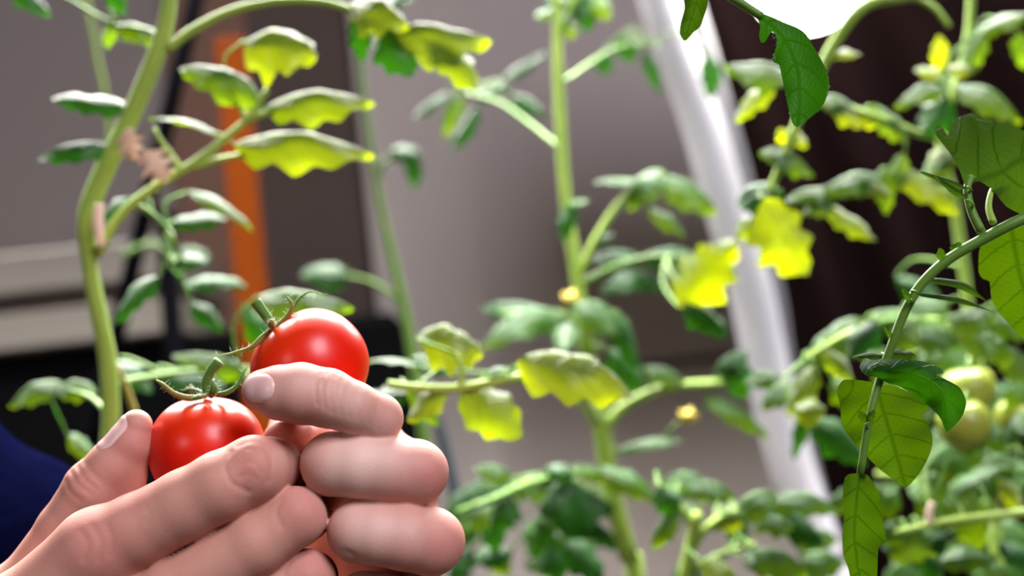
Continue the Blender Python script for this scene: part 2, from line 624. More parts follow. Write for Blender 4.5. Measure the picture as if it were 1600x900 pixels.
# raised planter that the plants grow from (below the frame)
pl = thing('planter', 'long dark wooden planter box of soil under the tomato plants', 'planter', (0.05, 0.62, 0.02))
PZ = 0.86
for s in (-1, 1):
    box('long_board', -0.55, 0.62, 0.62 + s * 0.26 - 0.012, 0.62 + s * 0.26 + 0.012, 0.40, PZ + 0.02, M['wood'], pl)
    xx = 0.035 + s * 0.585
    box('end_board', xx - 0.012, xx + 0.012, 0.373, 0.867, 0.40, PZ + 0.02, M['wood'], pl)
for sx in (-0.5, 0.57):
    for sy in (0.39, 0.85):
        box('leg', sx - 0.025, sx + 0.025, sy - 0.02, sy + 0.02, 0.02, 0.42, M['wood'], pl)
box('soil', -0.53, 0.60, 0.374, 0.866, 0.42, PZ, M['soil'], pl)


def to_soil(p, lean=0.0):
    return Vector((min(max(p.x + lean, -0.5), 0.57), min(max(p.y, 0.40), 0.84), PZ - 0.01))


# ------------------------------------------------------------------ leaves
def leaf(parent, b, t, wid, n, mat, fold=0.5, arch=0.12, tipdroop=0.15, lobe=0.16, seed=0, name='leaflet', teeth=3.5, curl=False):
    """b base, t tip (world), wid full width (m), n: upper-side normal hint"""
    rnd = random.Random(seed * 7919 + 13)
    ax = t - b
    Ln = ax.length
    a = ax.normalized()
    n = (n - a * n.dot(a)).normalized()
    s = a.cross(n).normalized()
    NT, NU = 22, (6 if curl else 4)
    upside = 1 if s.dot(UP) > 0 else -1
    V, Fc, UV = [], [], []
    ph = [rnd.uniform(0, 6.28) for _ in range(4)]
    asym = rnd.uniform(-0.12, 0.12)
    for i in range(NT + 1):
        v = i / NT
        prof = (math.sin(math.pi * min(1, v ** 0.72)) ** 0.75) * (1.0 - 0.15 * v) if 0 < v < 1 else 0.0
        c = b + a * (Ln * v) + n * (Ln * arch * math.sin(math.pi * v)) - UP * (tipdroop * Ln * v * v) + s * (Ln * 0.05 * math.sin(v * 2.6 + ph[0]))
        for j in range(-NU, NU + 1):
            u = j / NU
            sg = 1 if j >= 0 else -1
            tooth = abs(((v * teeth + (0.3 if sg > 0 else 0.0) + ph[1]) % 1.0) - 0.5) * 2
            wv = wid / 2 * prof * (1 + sg * asym) * (1 + lobe * (tooth - 0.5) * 2 * abs(u) ** 2)
            x = u * wv
            wave = 0.055 * wid * math.sin(v * 11 + ph[2] + sg) * abs(u) ** 1.5
            fd = fold * (abs(u) ** 1.6) * wv * 0.9
            if curl:
                # hanging blade whose upper margin rolls over backwards
                xs = nb = 0.0
                for q in range(12):
                    f = abs(u) * (q + 0.5) / 12
                    th = (1.40 * min(1.0, max(0.0, (f - 0.36) / 0.28))) if sg == upside else 0.45 * f
                    xs += math.cos(th) * abs(u) / 12
                    nb += math.sin(th) * abs(u) / 12
                V.append(c + s * (sg * xs * wv) - n * (nb * wv) + n * wave + a * (0.22 * abs(x)))
                UV.append((u * 0.5 + 0.5, v))
                continue
            V.append(c + s * (x * (1 - 0.25 * fold * abs(u))) - n * fd + n * wave + a * (0.25 * abs(x)))
            UV.append((u * 0.5 + 0.5, v))
    W_ = 2 * NU + 1
    for i in range(NT):
        for j in range(W_ - 1):
            Fc.append((i * W_ + j, i * W_ + j + 1, (i + 1) * W_ + j + 1, (i + 1) * W_ + j))
    return mesh(name, V, Fc, M[mat], parent, uv=UV)


LSEED = [0]


def L_(parent, bx, by, tx, ty, wid, d, dt=0.0, a=25, mat='leaf', fold=0.6, arch=0.10, droop=0.0, lobe=0.16):
    """leaf by photo pixels: wid in px, d depth of base, dt extra depth of tip,
    a: 0 = lying level, + tips its upper side to the camera, - its underside"""
    LSEED[0] += 1
    twig(parent, P(bx, by, d), P(tx, ty, d + dt), d)
    if fold >= 0.6 and 10 < a < 48:
        nn = UP * 0.42 + TOCAM * 0.9
        return leaf(parent, P(bx, by, d), P(tx, ty, d + dt), wid * 1.1 * d / FPX, nn, mat, fold, arch, droop, lobe, LSEED[0], curl=True)
    nn = UP * math.cos(R(a)) + TOCAM * math.sin(R(a))
    return leaf(parent, P(bx, by, d), P(tx, ty, d + dt), wid * d / FPX, nn, mat, fold, arch, droop, lobe, LSEED[0])


def stalk(parent, pts, r0, r1, mat='stemd', name='leaf_stalk'):
    w_ = [P(*p) for p in pts]
    d = pts[0][2]
    return tube(name, w_, [r0 * d / FPX, (r0 + r1) / 2 * d / FPX, r1 * d / FPX], M[mat], parent, sides=8)


def compound(plant, pts, size, pairs, mats=('leaf',), r=6, droop=0.35, smat='stemd', wr=0.55, seed=1, fold=0.6):
    """a leaf stalk with pairs of leaflets and one at the end"""
    rnd = random.Random(seed)
    st = stalk(plant, pts, r, r * 0.5, smat)
    C = spline([P(*p) for p in pts], 40)
    d0 = pts[-1][2]
    sz = size * d0 / FPX
    tl = Vector(C[-1] - C[-6]).normalized()
    LSEED[0] += 1
    e = Vector(C[-1])
    leaf(st, e, e + (tl - UP * droop).normalized() * sz * 1.1, sz * wr, UP + TOCAM * rnd.uniform(-.2, .5), rnd.choice(mats), fold, 0.1, 0.15, 0.16, LSEED[0])
    for k in range(pairs):
        f = 0.92 - k * (0.62 / max(1, pairs))
        i = int(f * 39)
        p = Vector(C[i])
        dr = Vector(C[min(39, i + 2)] - C[max(0, i - 2)]).normalized()
        lat = dr.cross(UP).normalized()
        for s in (-1, 1):
            LSEED[0] += 1
            q = sz * rnd.uniform(0.7, 1.05)
            dirn = (lat * s * rnd.uniform(.6, .95) + dr * rnd.uniform(.2, .55) - UP * (droop * rnd.uniform(.4, 1.6))).normalized()
            leaf(st, p + lat * s * 0.002, p + lat * s * 0.002 + dirn * q, q * wr * rnd.uniform(.85, 1.15), UP + TOCAM * rnd.uniform(-.3, .6),
                 rnd.choice(mats), fold * rnd.uniform(.6, 1.3), 0.1, 0.15, 0.16, LSEED[0])
    return st


def outline_leaf(parent, pts, mid, d, mat, tx=0.0, ty=0.0, cup=0.0, bend=0.0, step=7.0, sm=1):
    """leaf with its own lobed outline: pts closed outline (px), mid midrib (px) base->tip; depth varies over the blade"""
    A = np.array(pts, float)
    # refine the outline with a spline and small teeth
    n = len(A)
    ring = []
    for i in range(n):
        p0, p1, p2, p3 = A[i - 1], A[i], A[(i + 1) % n], A[(i + 2) % n]
        k = max(2, int(np.linalg.norm(p2 - p1) / 6))
        for j in range(k):
            t = j / k
            q = 0.5 * (2 * p1 + (p2 - p0) * t + (2 * p0 - 5 * p1 + 4 * p2 - p3) * t * t + (3 * p1 - p0 - 3 * p2 + p3) * t ** 3)
            ring.append(q * 0.75 + 0.25 * (p1 * (1 - t) + p2 * t))
    ring = np.array(ring)
    lo, hi = ring.min(0), ring.max(0)
    inner = []

    def inside(x, y):
        c = False
        j = len(ring) - 1
        for i in range(len(ring)):
            xi, yi = ring[i]
            xj, yj = ring[j]
            if (yi > y) != (yj > y) and x < (xj - xi) * (y - yi) / (yj - yi) + xi:
                c = not c
            j = i
        return c
    y = lo[1] + step / 2
    row = 0
    while y < hi[1]:
        x = lo[0] + (step / 2 if row % 2 else 0)
        while x < hi[0]:
            if inside(x, y) and np.min(np.hypot(ring[:, 0] - x, ring[:, 1] - y)) > step * 0.5:
                inner.append((x, y))
            x += step
        y += step * 0.87
        row += 1
    allp = [Vector((p[0], p[1])) for p in ring] + [Vector(p) for p in inner]
    nr = len(ring)
    vv, ee, ff, *_ = delaunay_2d_cdt(allp, [(i, (i + 1) % nr) for i in range(nr)], [], 1, 0.01)
    MB = spline(mid, 60)
    seg = np.concatenate([[0], np.cumsum(np.linalg.norm(np.diff(MB, axis=0), axis=1))])
    hw = max(np.min(np.hypot(MB[:, 0] - p[0], MB[:, 1] - p[1])) for p in ring)
    V, UV = [], []
    b0 = MB[0]
    for p in vv:
        dd = np.hypot(MB[:, 0] - p.x, MB[:, 1] - p.y)
        i = int(dd.argmin())
        tg = MB[min(59, i + 1)] - MB[max(0, i - 1)]
        sg = 1 if (tg[0] * (p.y - MB[i, 1]) - tg[1] * (p.x - MB[i, 0])) > 0 else -1
        u = sg * dd[i] / hw
        v = seg[i] / seg[-1]
        ripple = 0.0007 * math.sin(v * 19 + sg * 1.3) * abs(u)
        dep = d + tx * (p.x - b0[0]) / 100 + ty * (p.y - b0[1]) / 100 + cup * u * u + bend * v * v + ripple
        V.append(P(p.x, p.y, dep))
        UV.append((0.5 + u * 0.5, v))
    return mesh('leaflet', V, [tuple(f) for f in ff], M[mat], parent, uv=UV)


# ------------------------------------------------------------------ plant at the left
DA = 0.55
bA = to_soil(P(160, 1100, DA))
pA = thing('tomato_plant', 'tomato plant with a thick curved pale stem at the far left', 'plant', bA, 'tomato plants')
stA = [(250, -700), (262, -350), (266, -120), (264, 0), (248, 75), (205, 180), (165, 262), (136, 340), (141, 420), (152, 480), (168, 560), (173, 640), (170, 720), (160, 900)]
tube('stem', [P(x, y, DA) for x, y in stA] + [bA], [x * DA / FPX for x in (8, 10, 11, 12, 14, 15, 16, 15, 12, 13, 14, 14, 15, 16, 18)], M['stem'], pA, sides=14, n=70)
s1 = stalk(pA, [(150, 400, DA), (190, 335, DA), (250, 288, DA), (300, 257, DA), (345, 222, DA), (390, 182, DA), (418, 140, DA)], 9, 5, 'stem')
stalk(s1, [(300, 262, DA), (340, 250, DA), (385, 240, DA)], 6, 4, 'stem', 'side_stalk')
stalk(s1, [(385, 188, DA), (410, 178, DA), (430, 172, DA)], 6, 4, 'stem', 'side_stalk')
stalk(s1, [(280, 262, DA), (255, 225, DA), (240, 200, DA)], 5, 3, 'stem', 'side_stalk')
stalk(s1, [(385, 185, DA), (370, 160, DA), (360, 140, DA)], 5, 3, 'stem', 'side_stalk')
L_(s1, 405, 168, 284, 103, 74, DA, 0.005, 35, 'leaf', 0.9, 0.16)
L_(s1, 384, 62, 492, 92, 120, DA, -0.005, 38, 'leafy', 0.75, 0.05, lobe=.25)
L_(s1, 416, 166, 584, 168, 78, DA, 0, 30, 'leafy', 0.8, 0.06, lobe=.22)
L_(s1, 366, 226, 584, 250, 84, DA, -0.004, 30, 'leafy', 0.8, 0.06, lobe=.22)
L_(s1, 340, 208, 232, 186, 34, DA, 0.004, 8, 'leaf', 0.5, 0.10)
s2 = stalk(pA, [(172, 250, DA), (185, 200, DA), (198, 170, DA)], 5, 3, 'stem')
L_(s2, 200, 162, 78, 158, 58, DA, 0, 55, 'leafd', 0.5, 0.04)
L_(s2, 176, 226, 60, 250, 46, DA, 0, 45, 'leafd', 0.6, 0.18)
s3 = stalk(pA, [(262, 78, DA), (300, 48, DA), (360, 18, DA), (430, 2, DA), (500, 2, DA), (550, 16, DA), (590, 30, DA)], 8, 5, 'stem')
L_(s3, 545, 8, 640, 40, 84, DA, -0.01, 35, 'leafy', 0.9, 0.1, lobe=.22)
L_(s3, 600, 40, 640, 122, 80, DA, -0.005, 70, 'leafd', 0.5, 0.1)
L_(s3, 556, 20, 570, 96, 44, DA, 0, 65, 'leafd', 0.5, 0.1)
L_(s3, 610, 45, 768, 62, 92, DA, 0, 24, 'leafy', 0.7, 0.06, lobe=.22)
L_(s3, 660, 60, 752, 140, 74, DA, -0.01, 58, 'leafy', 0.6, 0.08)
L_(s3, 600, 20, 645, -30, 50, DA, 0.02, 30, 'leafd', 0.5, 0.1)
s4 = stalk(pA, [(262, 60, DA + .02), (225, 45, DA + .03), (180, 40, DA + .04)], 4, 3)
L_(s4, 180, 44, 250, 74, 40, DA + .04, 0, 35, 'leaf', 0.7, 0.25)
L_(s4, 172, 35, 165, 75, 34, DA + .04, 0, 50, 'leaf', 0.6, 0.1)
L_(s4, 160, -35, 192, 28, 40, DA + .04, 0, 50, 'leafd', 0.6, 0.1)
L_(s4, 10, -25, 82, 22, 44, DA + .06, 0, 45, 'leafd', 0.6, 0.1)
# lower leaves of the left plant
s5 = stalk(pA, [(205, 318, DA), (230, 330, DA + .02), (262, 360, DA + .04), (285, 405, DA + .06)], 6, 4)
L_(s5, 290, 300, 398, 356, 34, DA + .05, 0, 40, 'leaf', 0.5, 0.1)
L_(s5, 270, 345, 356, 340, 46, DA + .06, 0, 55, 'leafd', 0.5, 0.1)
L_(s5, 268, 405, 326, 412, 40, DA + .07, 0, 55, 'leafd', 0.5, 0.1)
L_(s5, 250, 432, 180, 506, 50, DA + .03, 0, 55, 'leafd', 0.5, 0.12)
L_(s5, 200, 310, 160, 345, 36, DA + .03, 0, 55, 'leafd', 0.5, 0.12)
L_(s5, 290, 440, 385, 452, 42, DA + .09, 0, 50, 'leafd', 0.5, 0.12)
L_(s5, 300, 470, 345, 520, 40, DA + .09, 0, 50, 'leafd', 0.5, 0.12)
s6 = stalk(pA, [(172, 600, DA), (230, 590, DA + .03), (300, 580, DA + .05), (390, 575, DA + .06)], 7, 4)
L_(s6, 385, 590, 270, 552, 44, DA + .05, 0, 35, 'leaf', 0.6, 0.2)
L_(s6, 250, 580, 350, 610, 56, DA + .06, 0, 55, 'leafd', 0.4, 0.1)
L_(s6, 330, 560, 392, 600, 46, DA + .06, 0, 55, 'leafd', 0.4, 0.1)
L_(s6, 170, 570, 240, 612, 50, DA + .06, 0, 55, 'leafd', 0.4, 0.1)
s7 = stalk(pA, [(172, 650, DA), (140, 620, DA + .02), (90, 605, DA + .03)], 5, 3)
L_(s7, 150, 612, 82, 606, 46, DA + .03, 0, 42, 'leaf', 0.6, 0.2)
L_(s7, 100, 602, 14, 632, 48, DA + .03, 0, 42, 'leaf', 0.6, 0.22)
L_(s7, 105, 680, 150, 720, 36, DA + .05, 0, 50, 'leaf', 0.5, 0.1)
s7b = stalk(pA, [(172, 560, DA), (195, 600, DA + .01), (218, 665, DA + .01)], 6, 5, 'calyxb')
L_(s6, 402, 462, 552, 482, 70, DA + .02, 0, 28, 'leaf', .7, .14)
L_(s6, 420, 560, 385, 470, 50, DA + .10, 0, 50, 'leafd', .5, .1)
# dried leaves and tie
L_(pA, 196, 200, 214, 250, 40, DA - .008, .004, 72, 'dry', .3, 0.05, lobe=.5).name = 'dried_leaf'
L_(pA, 222, 236, 262, 284, 50, DA - .008, .004, 72, 'dry', .3, 0.05, lobe=.6).name = 'dried_leaf'
tube('plant_tie', [P(155, 318, DA - .008), P(153, 350, DA - .008), P(158, 385, DA - .007)], [0.0017, 0.0022, 0.0016], M['tie'], pA)

# ------------------------------------------------------------------ thin stemmed plant behind
DC = 0.85
bC = to_soil(P(690, 1100, DC))
pC = thing('tomato_plant', 'thin single-stemmed young tomato plant before the pale door trim', 'plant', bC, 'tomato plants')
tube('stem', [P(x, y, DC) for x, y in ((500, -600), (530, -250), (548, -60), (565, 120), (590, 300), (612, 400), (635, 500), (652, 600), (672, 760), (680, 900))] + [bC], [4 * DC / FPX] * 4 + [6 * DC / FPX, 7 * DC / FPX] + [8 * DC / FPX] * 5, M['stemd'], pC, sides=10, n=40)
c1 = stalk(pC, [(588, 280, DC), (600, 255, DC), (625, 235, DC)], 4, 3)
L_(c1, 610, 232, 658, 250, 44, DC, 0, 55, 'leafd', .5, .2)
L_(c1, 640, 238, 650, 295, 34, DC, 0, 55, 'leafd', .5, .1)
c2 = stalk(pC, [(635, 480, DC), (580, 440, DC), (500, 425, DC)], 4, 3)
L_(c2, 545, 432, 470, 425, 50, DC, 0, 60, 'leafd', .4, .1)
L_(c2, 540, 420, 505, 460, 40, DC, 0, 60, 'leafd', .4, .1)

bT = to_soil(P(170, 1000, 0.9))
pT = thing('tomato_plant', 'slender out of focus plant stem at the upper left corner', 'plant', bT, 'tomato plants')
tube('stem', [P(60, -500, .9), P(95, -250, .9), P(120, -80, .9), P(135, 0, .9), P(150, 80, .9), P(166, 160, .9), P(168, 250, .9), P(140, 340, .9), P(144, 430, .9), P(168, 560, .9), P(172, 720, .9), P(190, 900, .9), bT], [3.5 * .9 / FPX] * 13, M['stem'], pT, n=40)
ct = stalk(pT, [(190, 400, .9), (235, 380, .9), (270, 398, .9)], 4, 3)
L_(ct, 270, 398, 330, 405, 44, .9, 0, 55, 'leafd', .4, .1)

# ------------------------------------------------------------------ plant in the centre
DB = 0.70
bB = to_soil(P(1010, 1200, DB))
pB = thing('tomato_plant', 'tall tomato plant with a straight pale stem right of the middle', 'plant', bB, 'tomato plants')
stB = [(840, -600), (860, -300), (868, -100), (871, 60), (876, 200), (885, 320), (900, 420), (915, 530), (930, 620), (945, 700), (958, 780), (982, 870), (1000, 960)]
tube('stem', [P(x, y, DB) for x, y in stB] + [bB], [x * DB / FPX for x in (6, 6, 7, 8, 9, 9, 10, 11, 13, 14, 15, 15, 16, 18)], M['stem'], pB, sides=14, n=60)
DB2 = 0.80
b1 = stalk(pB, [(876, 232, DB), (830, 195, DB + .03), (780, 160, DB + .06), (730, 145, DB2)], 4, 3)
L_(b1, 700, 142, 645, 188, 38, DB2, 0, 40, 'leafd', .5, .08)
L_(b1, 722, 145, 690, 215, 36, DB2, 0, 40, 'leaf', .6, .1)
L_(b1, 748, 168, 700, 234, 36, DB2, 0, 55, 'leafd', .6, .06)
L_(b1, 798, 145, 850, 184, 40, DB2, 0, 55, 'leafd', .5, .06)
L_(b1, 740, 150, 795, 132, 40, DB2, 0, 50, 'leafd', .5, .06)
L_(b1, 780, 125, 858, 84, 36, DB2 + .03, 0, 45, 'leafd', .5, .06)
b2 = stalk(pB, [(878, 130, DB), (920, 100, DB + .03), (970, 72, DB + .06), (1030, 70, DB2)], 4, 2)
L_(b2, 945, 78, 943, 118, 38, DB2, 0, 60, 'leafd', .4, .06)
L_(b2, 975, 52, 985, 98, 44, DB2, 0, 60, 'leafd', .4, .06)
L_(b2, 1012, 78, 1030, 150, 24, DB2, 0, 60, 'leafd', .4, .06)
L_(b2, 1105, 85, 1110, 155, 40, DB2 - .03, 0, 60, 'leafd', .4, .06)
b3 = stalk(pB, [(872, 60, DB), (890, 20, DB), (915, -20, DB)], 6, 4)
for q in ((905, -10, 925, 48, 50), (930, -8, 955, 30, 46), (890, 10, 850, -5, 40), (880, 30, 900, 60, 30), (870, 15, 835, 25, 34), (895, -10, 900, 30, 40)):
    L_(b3, *q, DB, 0, 55, random.choice(['leaf', 'leafd']), .5, .08)
b4 = stalk(pB, [(905, 430, DB), (932, 372, DB), (968, 318, DB), (1005, 282, DB), (1040, 276, DB)], 7, 4, 'stem')
L_(b4, 1030, 262, 985, 330, 62, DB, 0, 35, 'leaf', .9, .28)
L_(b4, 1040, 272, 1118, 338, 58, DB, 0, 35, 'leaf', .8, .12)
L_(b4, 1015, 322, 1068, 372, 38, DB, 0, 50, 'leaf', .5, .06)
L_(b4, 1000, 282, 925, 284, 30, DB, 0, 25, 'leaf', .5, .05)
L_(b4, 925, 380, 960, 365, 30, DB, 0, 45, 'leafd', .5, .05)
L_(pB, 890, 318, 884, 378, 34, DB - .01, 0, 60, 'leafd', .5, .06)
L_(pB, 888, 318, 920, 312, 26, DB - .01, 0, 30, 'leaf', .5, .06)
b5 = stalk(pB, [(905, 445, DB), (960, 418, DB), (1015, 402, DB), (1085, 402, DB)], 6, 4)
L_(b5, 925, 405, 1005, 408, 44, DB, .02, 40, 'leafd', .6, .1)
L_(b5, 1000, 400, 1080, 395, 44, DB, .02, 40, 'leafd', .6, .1)
L_(b5, 1010, 425, 940, 462, 48, DB, -.01, 45, 'leafd', .6, .1)
L_(b5, 1000, 430, 1040, 450, 40, DB, 0, 45, 'leafd', .6, .1)
L_(b5, 1062, 482, 1150, 376, 96, DB - .06, .0, 80, 'leafy', .25, .02, lobe=.25)
L_(b5, 1070, 470, 1135, 528, 62, DB - .06, .0, 55, 'leafd', .7, .1)
b6 = stalk(pB, [(912, 510, DB), (880, 492, DB), (830, 486, DB), (780, 492, DB)], 6, 4)
L_(b6, 868, 488, 752, 486, 50, DB, .02, 42, 'leafd', .6, .12)
L_(b6, 880, 492, 752, 545, 66, DB, -.02, 34, 'leaf', .7, .16)
L_(b6, 890, 500, 878, 548, 56, DB, -.03, 42, 'leaf', .5, .1)
b7 = stalk(pB, [(912, 500, DB), (935, 484, DB - .01), (965, 492, DB - .02)], 6, 4)
L_(b7, 895, 480, 988, 520, 66, DB - .02, 0, 38, 'leaf', .6, .14)
L_(b7, 965, 485, 996, 580, 44, DB - .02, 0, 60, 'leafd', .7, .12)
L_(b7, 950, 545, 1000, 615, 60, DB - .01, 0, 60, 'leafd', .6, .1)
b8 = stalk(pB, [(945, 668, DB), (980, 632, DB), (1040, 606, DB), (1130, 598, DB)], 9, 6, 'stem')
L_(b8, 1010, 572, 1075, 612, 40, DB, 0, 20, 'leaf', .6, .15)
L_(b8, 1150, 556, 1158, 626, 60, DB, 0, 60, 'leafd', .5, .1)
L_(b8, 1105, 612, 1200, 690, 38, DB, 0, 25, 'leaf', .6, .12)
L_(b8, 1120, 585, 1165, 545, 44, DB, 0, 35, 'leafd', .6, .12)
b9 = stalk(pB, [(948, 705, DB), (990, 705, DB), (1030, 690, DB)], 4, 3)
L_(b9, 960, 703, 1070, 690, 40, DB, 0, 25, 'leaf', .5, .12)
b10 = stalk(pB, [(940, 690, DB), (915, 640, DB), (888, 610, DB)], 5, 4, 'stem')
# small flower buds
for (x, y, r) in ((892, 466, 15), (1075, 650, 15)):
    fl = ball('flower', P(x, y, DB - .015), r * 0.6 * DB / FPX, M['flower'], pB, 10, 8)
    for k in range(5):
        an = k * 1.2566
        c = P(x, y, DB - .015)
        o2 = P(x + math.cos(an) * r * 1.2, y + math.sin(an) * r * 1.0, DB - .012)
        leaf(fl, c, o2, r * 0.8 * DB / FPX, TOCAM, 'flower', 0.1, 0.1, 0, 0, k, 'petal')
stalk(pB, [(1035, 700, DB), (1048, 672, DB), (1070, 652, DB)], 3, 2)

# the yellow compound leaf in front of the stem
DY = 0.52
y1 = stalk(pB, [(935, 660, DB), (905, 612, .62), (860, 585, .55), (800, 592, DY), (720, 606, DY), (655, 606, DY), (606, 600, DY)], 7, 5, 'stem')
stalk(y1, [(718, 606, DY), (722, 580, DY), (712, 552, DY)], 5, 4, 'stem', 'side_stalk')
L_(y1, 806, 570, 992, 622, 108, DY, 0.0, 38, 'leafy', .8, .12, lobe=.22)
L_(y1, 722, 606, 812, 690, 92, DY, -.005, 70, 'leafy', .35, .08, lobe=.12)
L_(y1, 700, 608, 636, 655, 58, DY, 0, 55, 'leafy', .5, .1)
L_(y1, 636, 602, 690, 665, 44, DY + .01, 0, 55, 'leaf', .5, .1)
L_(y1, 652, 530, 756, 548, 98, DY + .01, 0, 42, 'leafy', .8, .1, lobe=.25)
L_(y1, 755, 585, 800, 578, 30, DY, 0, 15, 'leaf', .5, .2)
L_(y1, 640, 612, 575, 618, 66, DY + .03, 0, 50, 'leafd', .5, .08)
L_(y1, 660, 572, 566, 566, 34, DY + .04, 0, 10, 'leaf', .4, .1)
L_(y1, 735, 600, 742, 660, 36, DY + .12, 0, 60, 'leafd', .6, .08)
L_(y1, 700, 580, 640, 560, 40, DY + .08, 0, 50, 'leafd', .5, .08)

# low foliage of the centre plant
z1s = stalk(pB, [(955, 795, DB), (900, 758, DB - .02), (840, 752, DB - .05), (770, 780, DB - .08), (715, 800, DB - .08)], 8, 4)
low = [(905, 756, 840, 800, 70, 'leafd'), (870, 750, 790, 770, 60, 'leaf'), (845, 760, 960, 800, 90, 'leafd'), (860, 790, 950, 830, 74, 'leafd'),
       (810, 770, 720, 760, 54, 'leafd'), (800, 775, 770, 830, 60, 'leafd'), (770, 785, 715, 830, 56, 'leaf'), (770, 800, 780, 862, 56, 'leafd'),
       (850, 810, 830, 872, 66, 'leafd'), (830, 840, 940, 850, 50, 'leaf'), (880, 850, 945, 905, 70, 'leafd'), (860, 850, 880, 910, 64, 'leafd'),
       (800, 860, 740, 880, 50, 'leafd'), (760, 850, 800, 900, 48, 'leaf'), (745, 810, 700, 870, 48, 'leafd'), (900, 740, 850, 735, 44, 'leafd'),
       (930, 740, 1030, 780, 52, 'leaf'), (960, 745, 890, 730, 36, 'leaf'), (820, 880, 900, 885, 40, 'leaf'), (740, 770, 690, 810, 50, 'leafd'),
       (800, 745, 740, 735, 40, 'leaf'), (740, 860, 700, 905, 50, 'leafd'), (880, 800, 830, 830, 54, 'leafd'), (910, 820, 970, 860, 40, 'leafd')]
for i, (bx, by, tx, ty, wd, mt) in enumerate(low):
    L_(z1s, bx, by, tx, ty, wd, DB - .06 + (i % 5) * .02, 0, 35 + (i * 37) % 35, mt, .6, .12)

# ------------------------------------------------------------------ low plant right of centre
DG = 0.62
bG = to_soil(P(1120, 1100, DG))
pG = thing('tomato_plant', 'low bushy tomato plant at the bottom, left of the foreground hanging leaf', 'plant', bG, 'tomato plants')
tube('stem', [P(1090, 800, DG), P(1080, 850, DG), P(1070, 920, DG), P(1085, 1010, DG), bG], [0.0022, 0.003, 0.0034, 0.004, 0.004], M['stem'], pG, n=24)
q1 = stalk(pG, [(1078, 860, DG), (1110, 820, DG), (1160, 795, DG), (1230, 790, DG), (1300, 800, DG)], 7, 4, 'stem')
q2 = stalk(pG, [(1085, 830, DG), (1070, 800, DG), (1050, 770, DG)], 6, 4, 'stem')
q3 = stalk(pG, [(1072, 900, DG), (1120, 870, DG), (1180, 850, DG)], 6, 4, 'stem')
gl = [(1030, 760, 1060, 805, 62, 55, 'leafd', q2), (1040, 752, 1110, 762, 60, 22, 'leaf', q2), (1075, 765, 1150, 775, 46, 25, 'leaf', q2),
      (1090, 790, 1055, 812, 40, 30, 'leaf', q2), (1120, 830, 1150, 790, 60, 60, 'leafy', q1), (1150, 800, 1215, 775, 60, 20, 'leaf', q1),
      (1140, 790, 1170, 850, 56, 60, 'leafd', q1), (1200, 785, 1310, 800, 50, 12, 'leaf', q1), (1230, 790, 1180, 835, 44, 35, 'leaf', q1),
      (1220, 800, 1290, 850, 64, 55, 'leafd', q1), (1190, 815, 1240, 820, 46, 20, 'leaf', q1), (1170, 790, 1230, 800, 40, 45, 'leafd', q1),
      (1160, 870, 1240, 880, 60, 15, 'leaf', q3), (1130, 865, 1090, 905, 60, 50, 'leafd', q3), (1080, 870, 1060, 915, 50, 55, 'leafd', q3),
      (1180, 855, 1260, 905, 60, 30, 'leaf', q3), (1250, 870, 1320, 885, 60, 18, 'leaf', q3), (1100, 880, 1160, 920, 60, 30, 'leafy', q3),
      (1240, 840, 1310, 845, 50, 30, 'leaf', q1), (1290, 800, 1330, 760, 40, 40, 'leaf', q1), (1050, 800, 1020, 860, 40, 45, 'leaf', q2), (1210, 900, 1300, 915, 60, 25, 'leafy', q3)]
for i, (bx, by, tx, ty, wd, an, mt, par) in enumerate(gl):
    L_(par, bx, by, tx, ty, wd, DG + ((i * 3) % 5 - 2) * .02, 0, an, mt, .7, .16)

# ------------------------------------------------------------------ right-hand plant before the dark curtain
DD = 0.60
bD = to_soil(P(1500, 1100, DD))
pD = thing('tomato_plant', 'leafy tomato plant with green fruit against the dark right side', 'plant', bD, 'tomato plants')
stD = [(1500, -500), (1530, -280), (1520, -120), (1512, 60), (1470, 220), (1488, 300), (1506, 420), (1518, 520), (1540, 640), (1555, 760), (1560, 900)]
tube('stem', [P(x, y, DD + .06) for x, y in stD] + [bD], [x * DD / FPX for x in (5, 5, 6, 6, 7, 8, 9, 9, 9, 10, 11, 12)], M['stem'], pD, sides=12, n=50)
d1 = stalk(pD, [(1520, -60, DD + .06), (1430, -12, DD + .03), (1355, 5, DD), (1305, 65, DD), (1268, 140, DD), (1240, 205, DD), (1218, 262, DD), (1196, 312, DD)], 11, 5, 'stem')
L_(d1, 1240, 118, 1132, 100, 66, DD, 0, 45, 'leaf', .6, .06)
L_(d1, 1210, 132, 1150, 192, 40, DD, 0, 60, 'leafy', .4, .06)
L_(d1, 1228, 205, 1262, 228, 36, DD, 0, 60, 'leafy', .4, .06)
L_(d1, 1225, 245, 1186, 238, 34, DD, 0, 35, 'leaf', .6, .1)
L_(d1, 1200, 240, 1272, 272, 48, DD, 0, 42, 'leaf', .7, .14)
L_(d1, 1290, 84, 1345, 86, 30, DD, 0, 50, 'leafy', .4, .1)
L_(d1, 1225, 225, 1218, 200, 24, DD, 0, 60, 'leafy', .4, .1)
L_(d1, 1222, 304, 1150, 320, 80, DD, 0, 45, 'leafd', .7, .16)
L_(d1, 1190, 312, 1268, 428, 104, DD - .01, 0, 78, 'leafy', .3, .04, lobe=.25)
L_(d1, 1180, 340, 1150, 372, 40, DD, 0, 60, 'leafy', .4, .1)
d1b = stalk(pD, [(1480, 300, DD + .06), (1420, 285, DD + .03), (1350, 300, DD), (1290, 308, DD), (1240, 315, DD)], 6, 4, 'stem')
L_(d1b, 1310, 300, 1228, 316, 44, DD, 0, 14, 'leaf', .6, .12)
L_(d1b, 1296, 318, 1366, 378, 48, DD, -.005, 50, 'leafy', .5, .06)
L_(d1b, 1300, 322, 1255, 335, 34, DD, 0, 25, 'leaf', .6, .12)
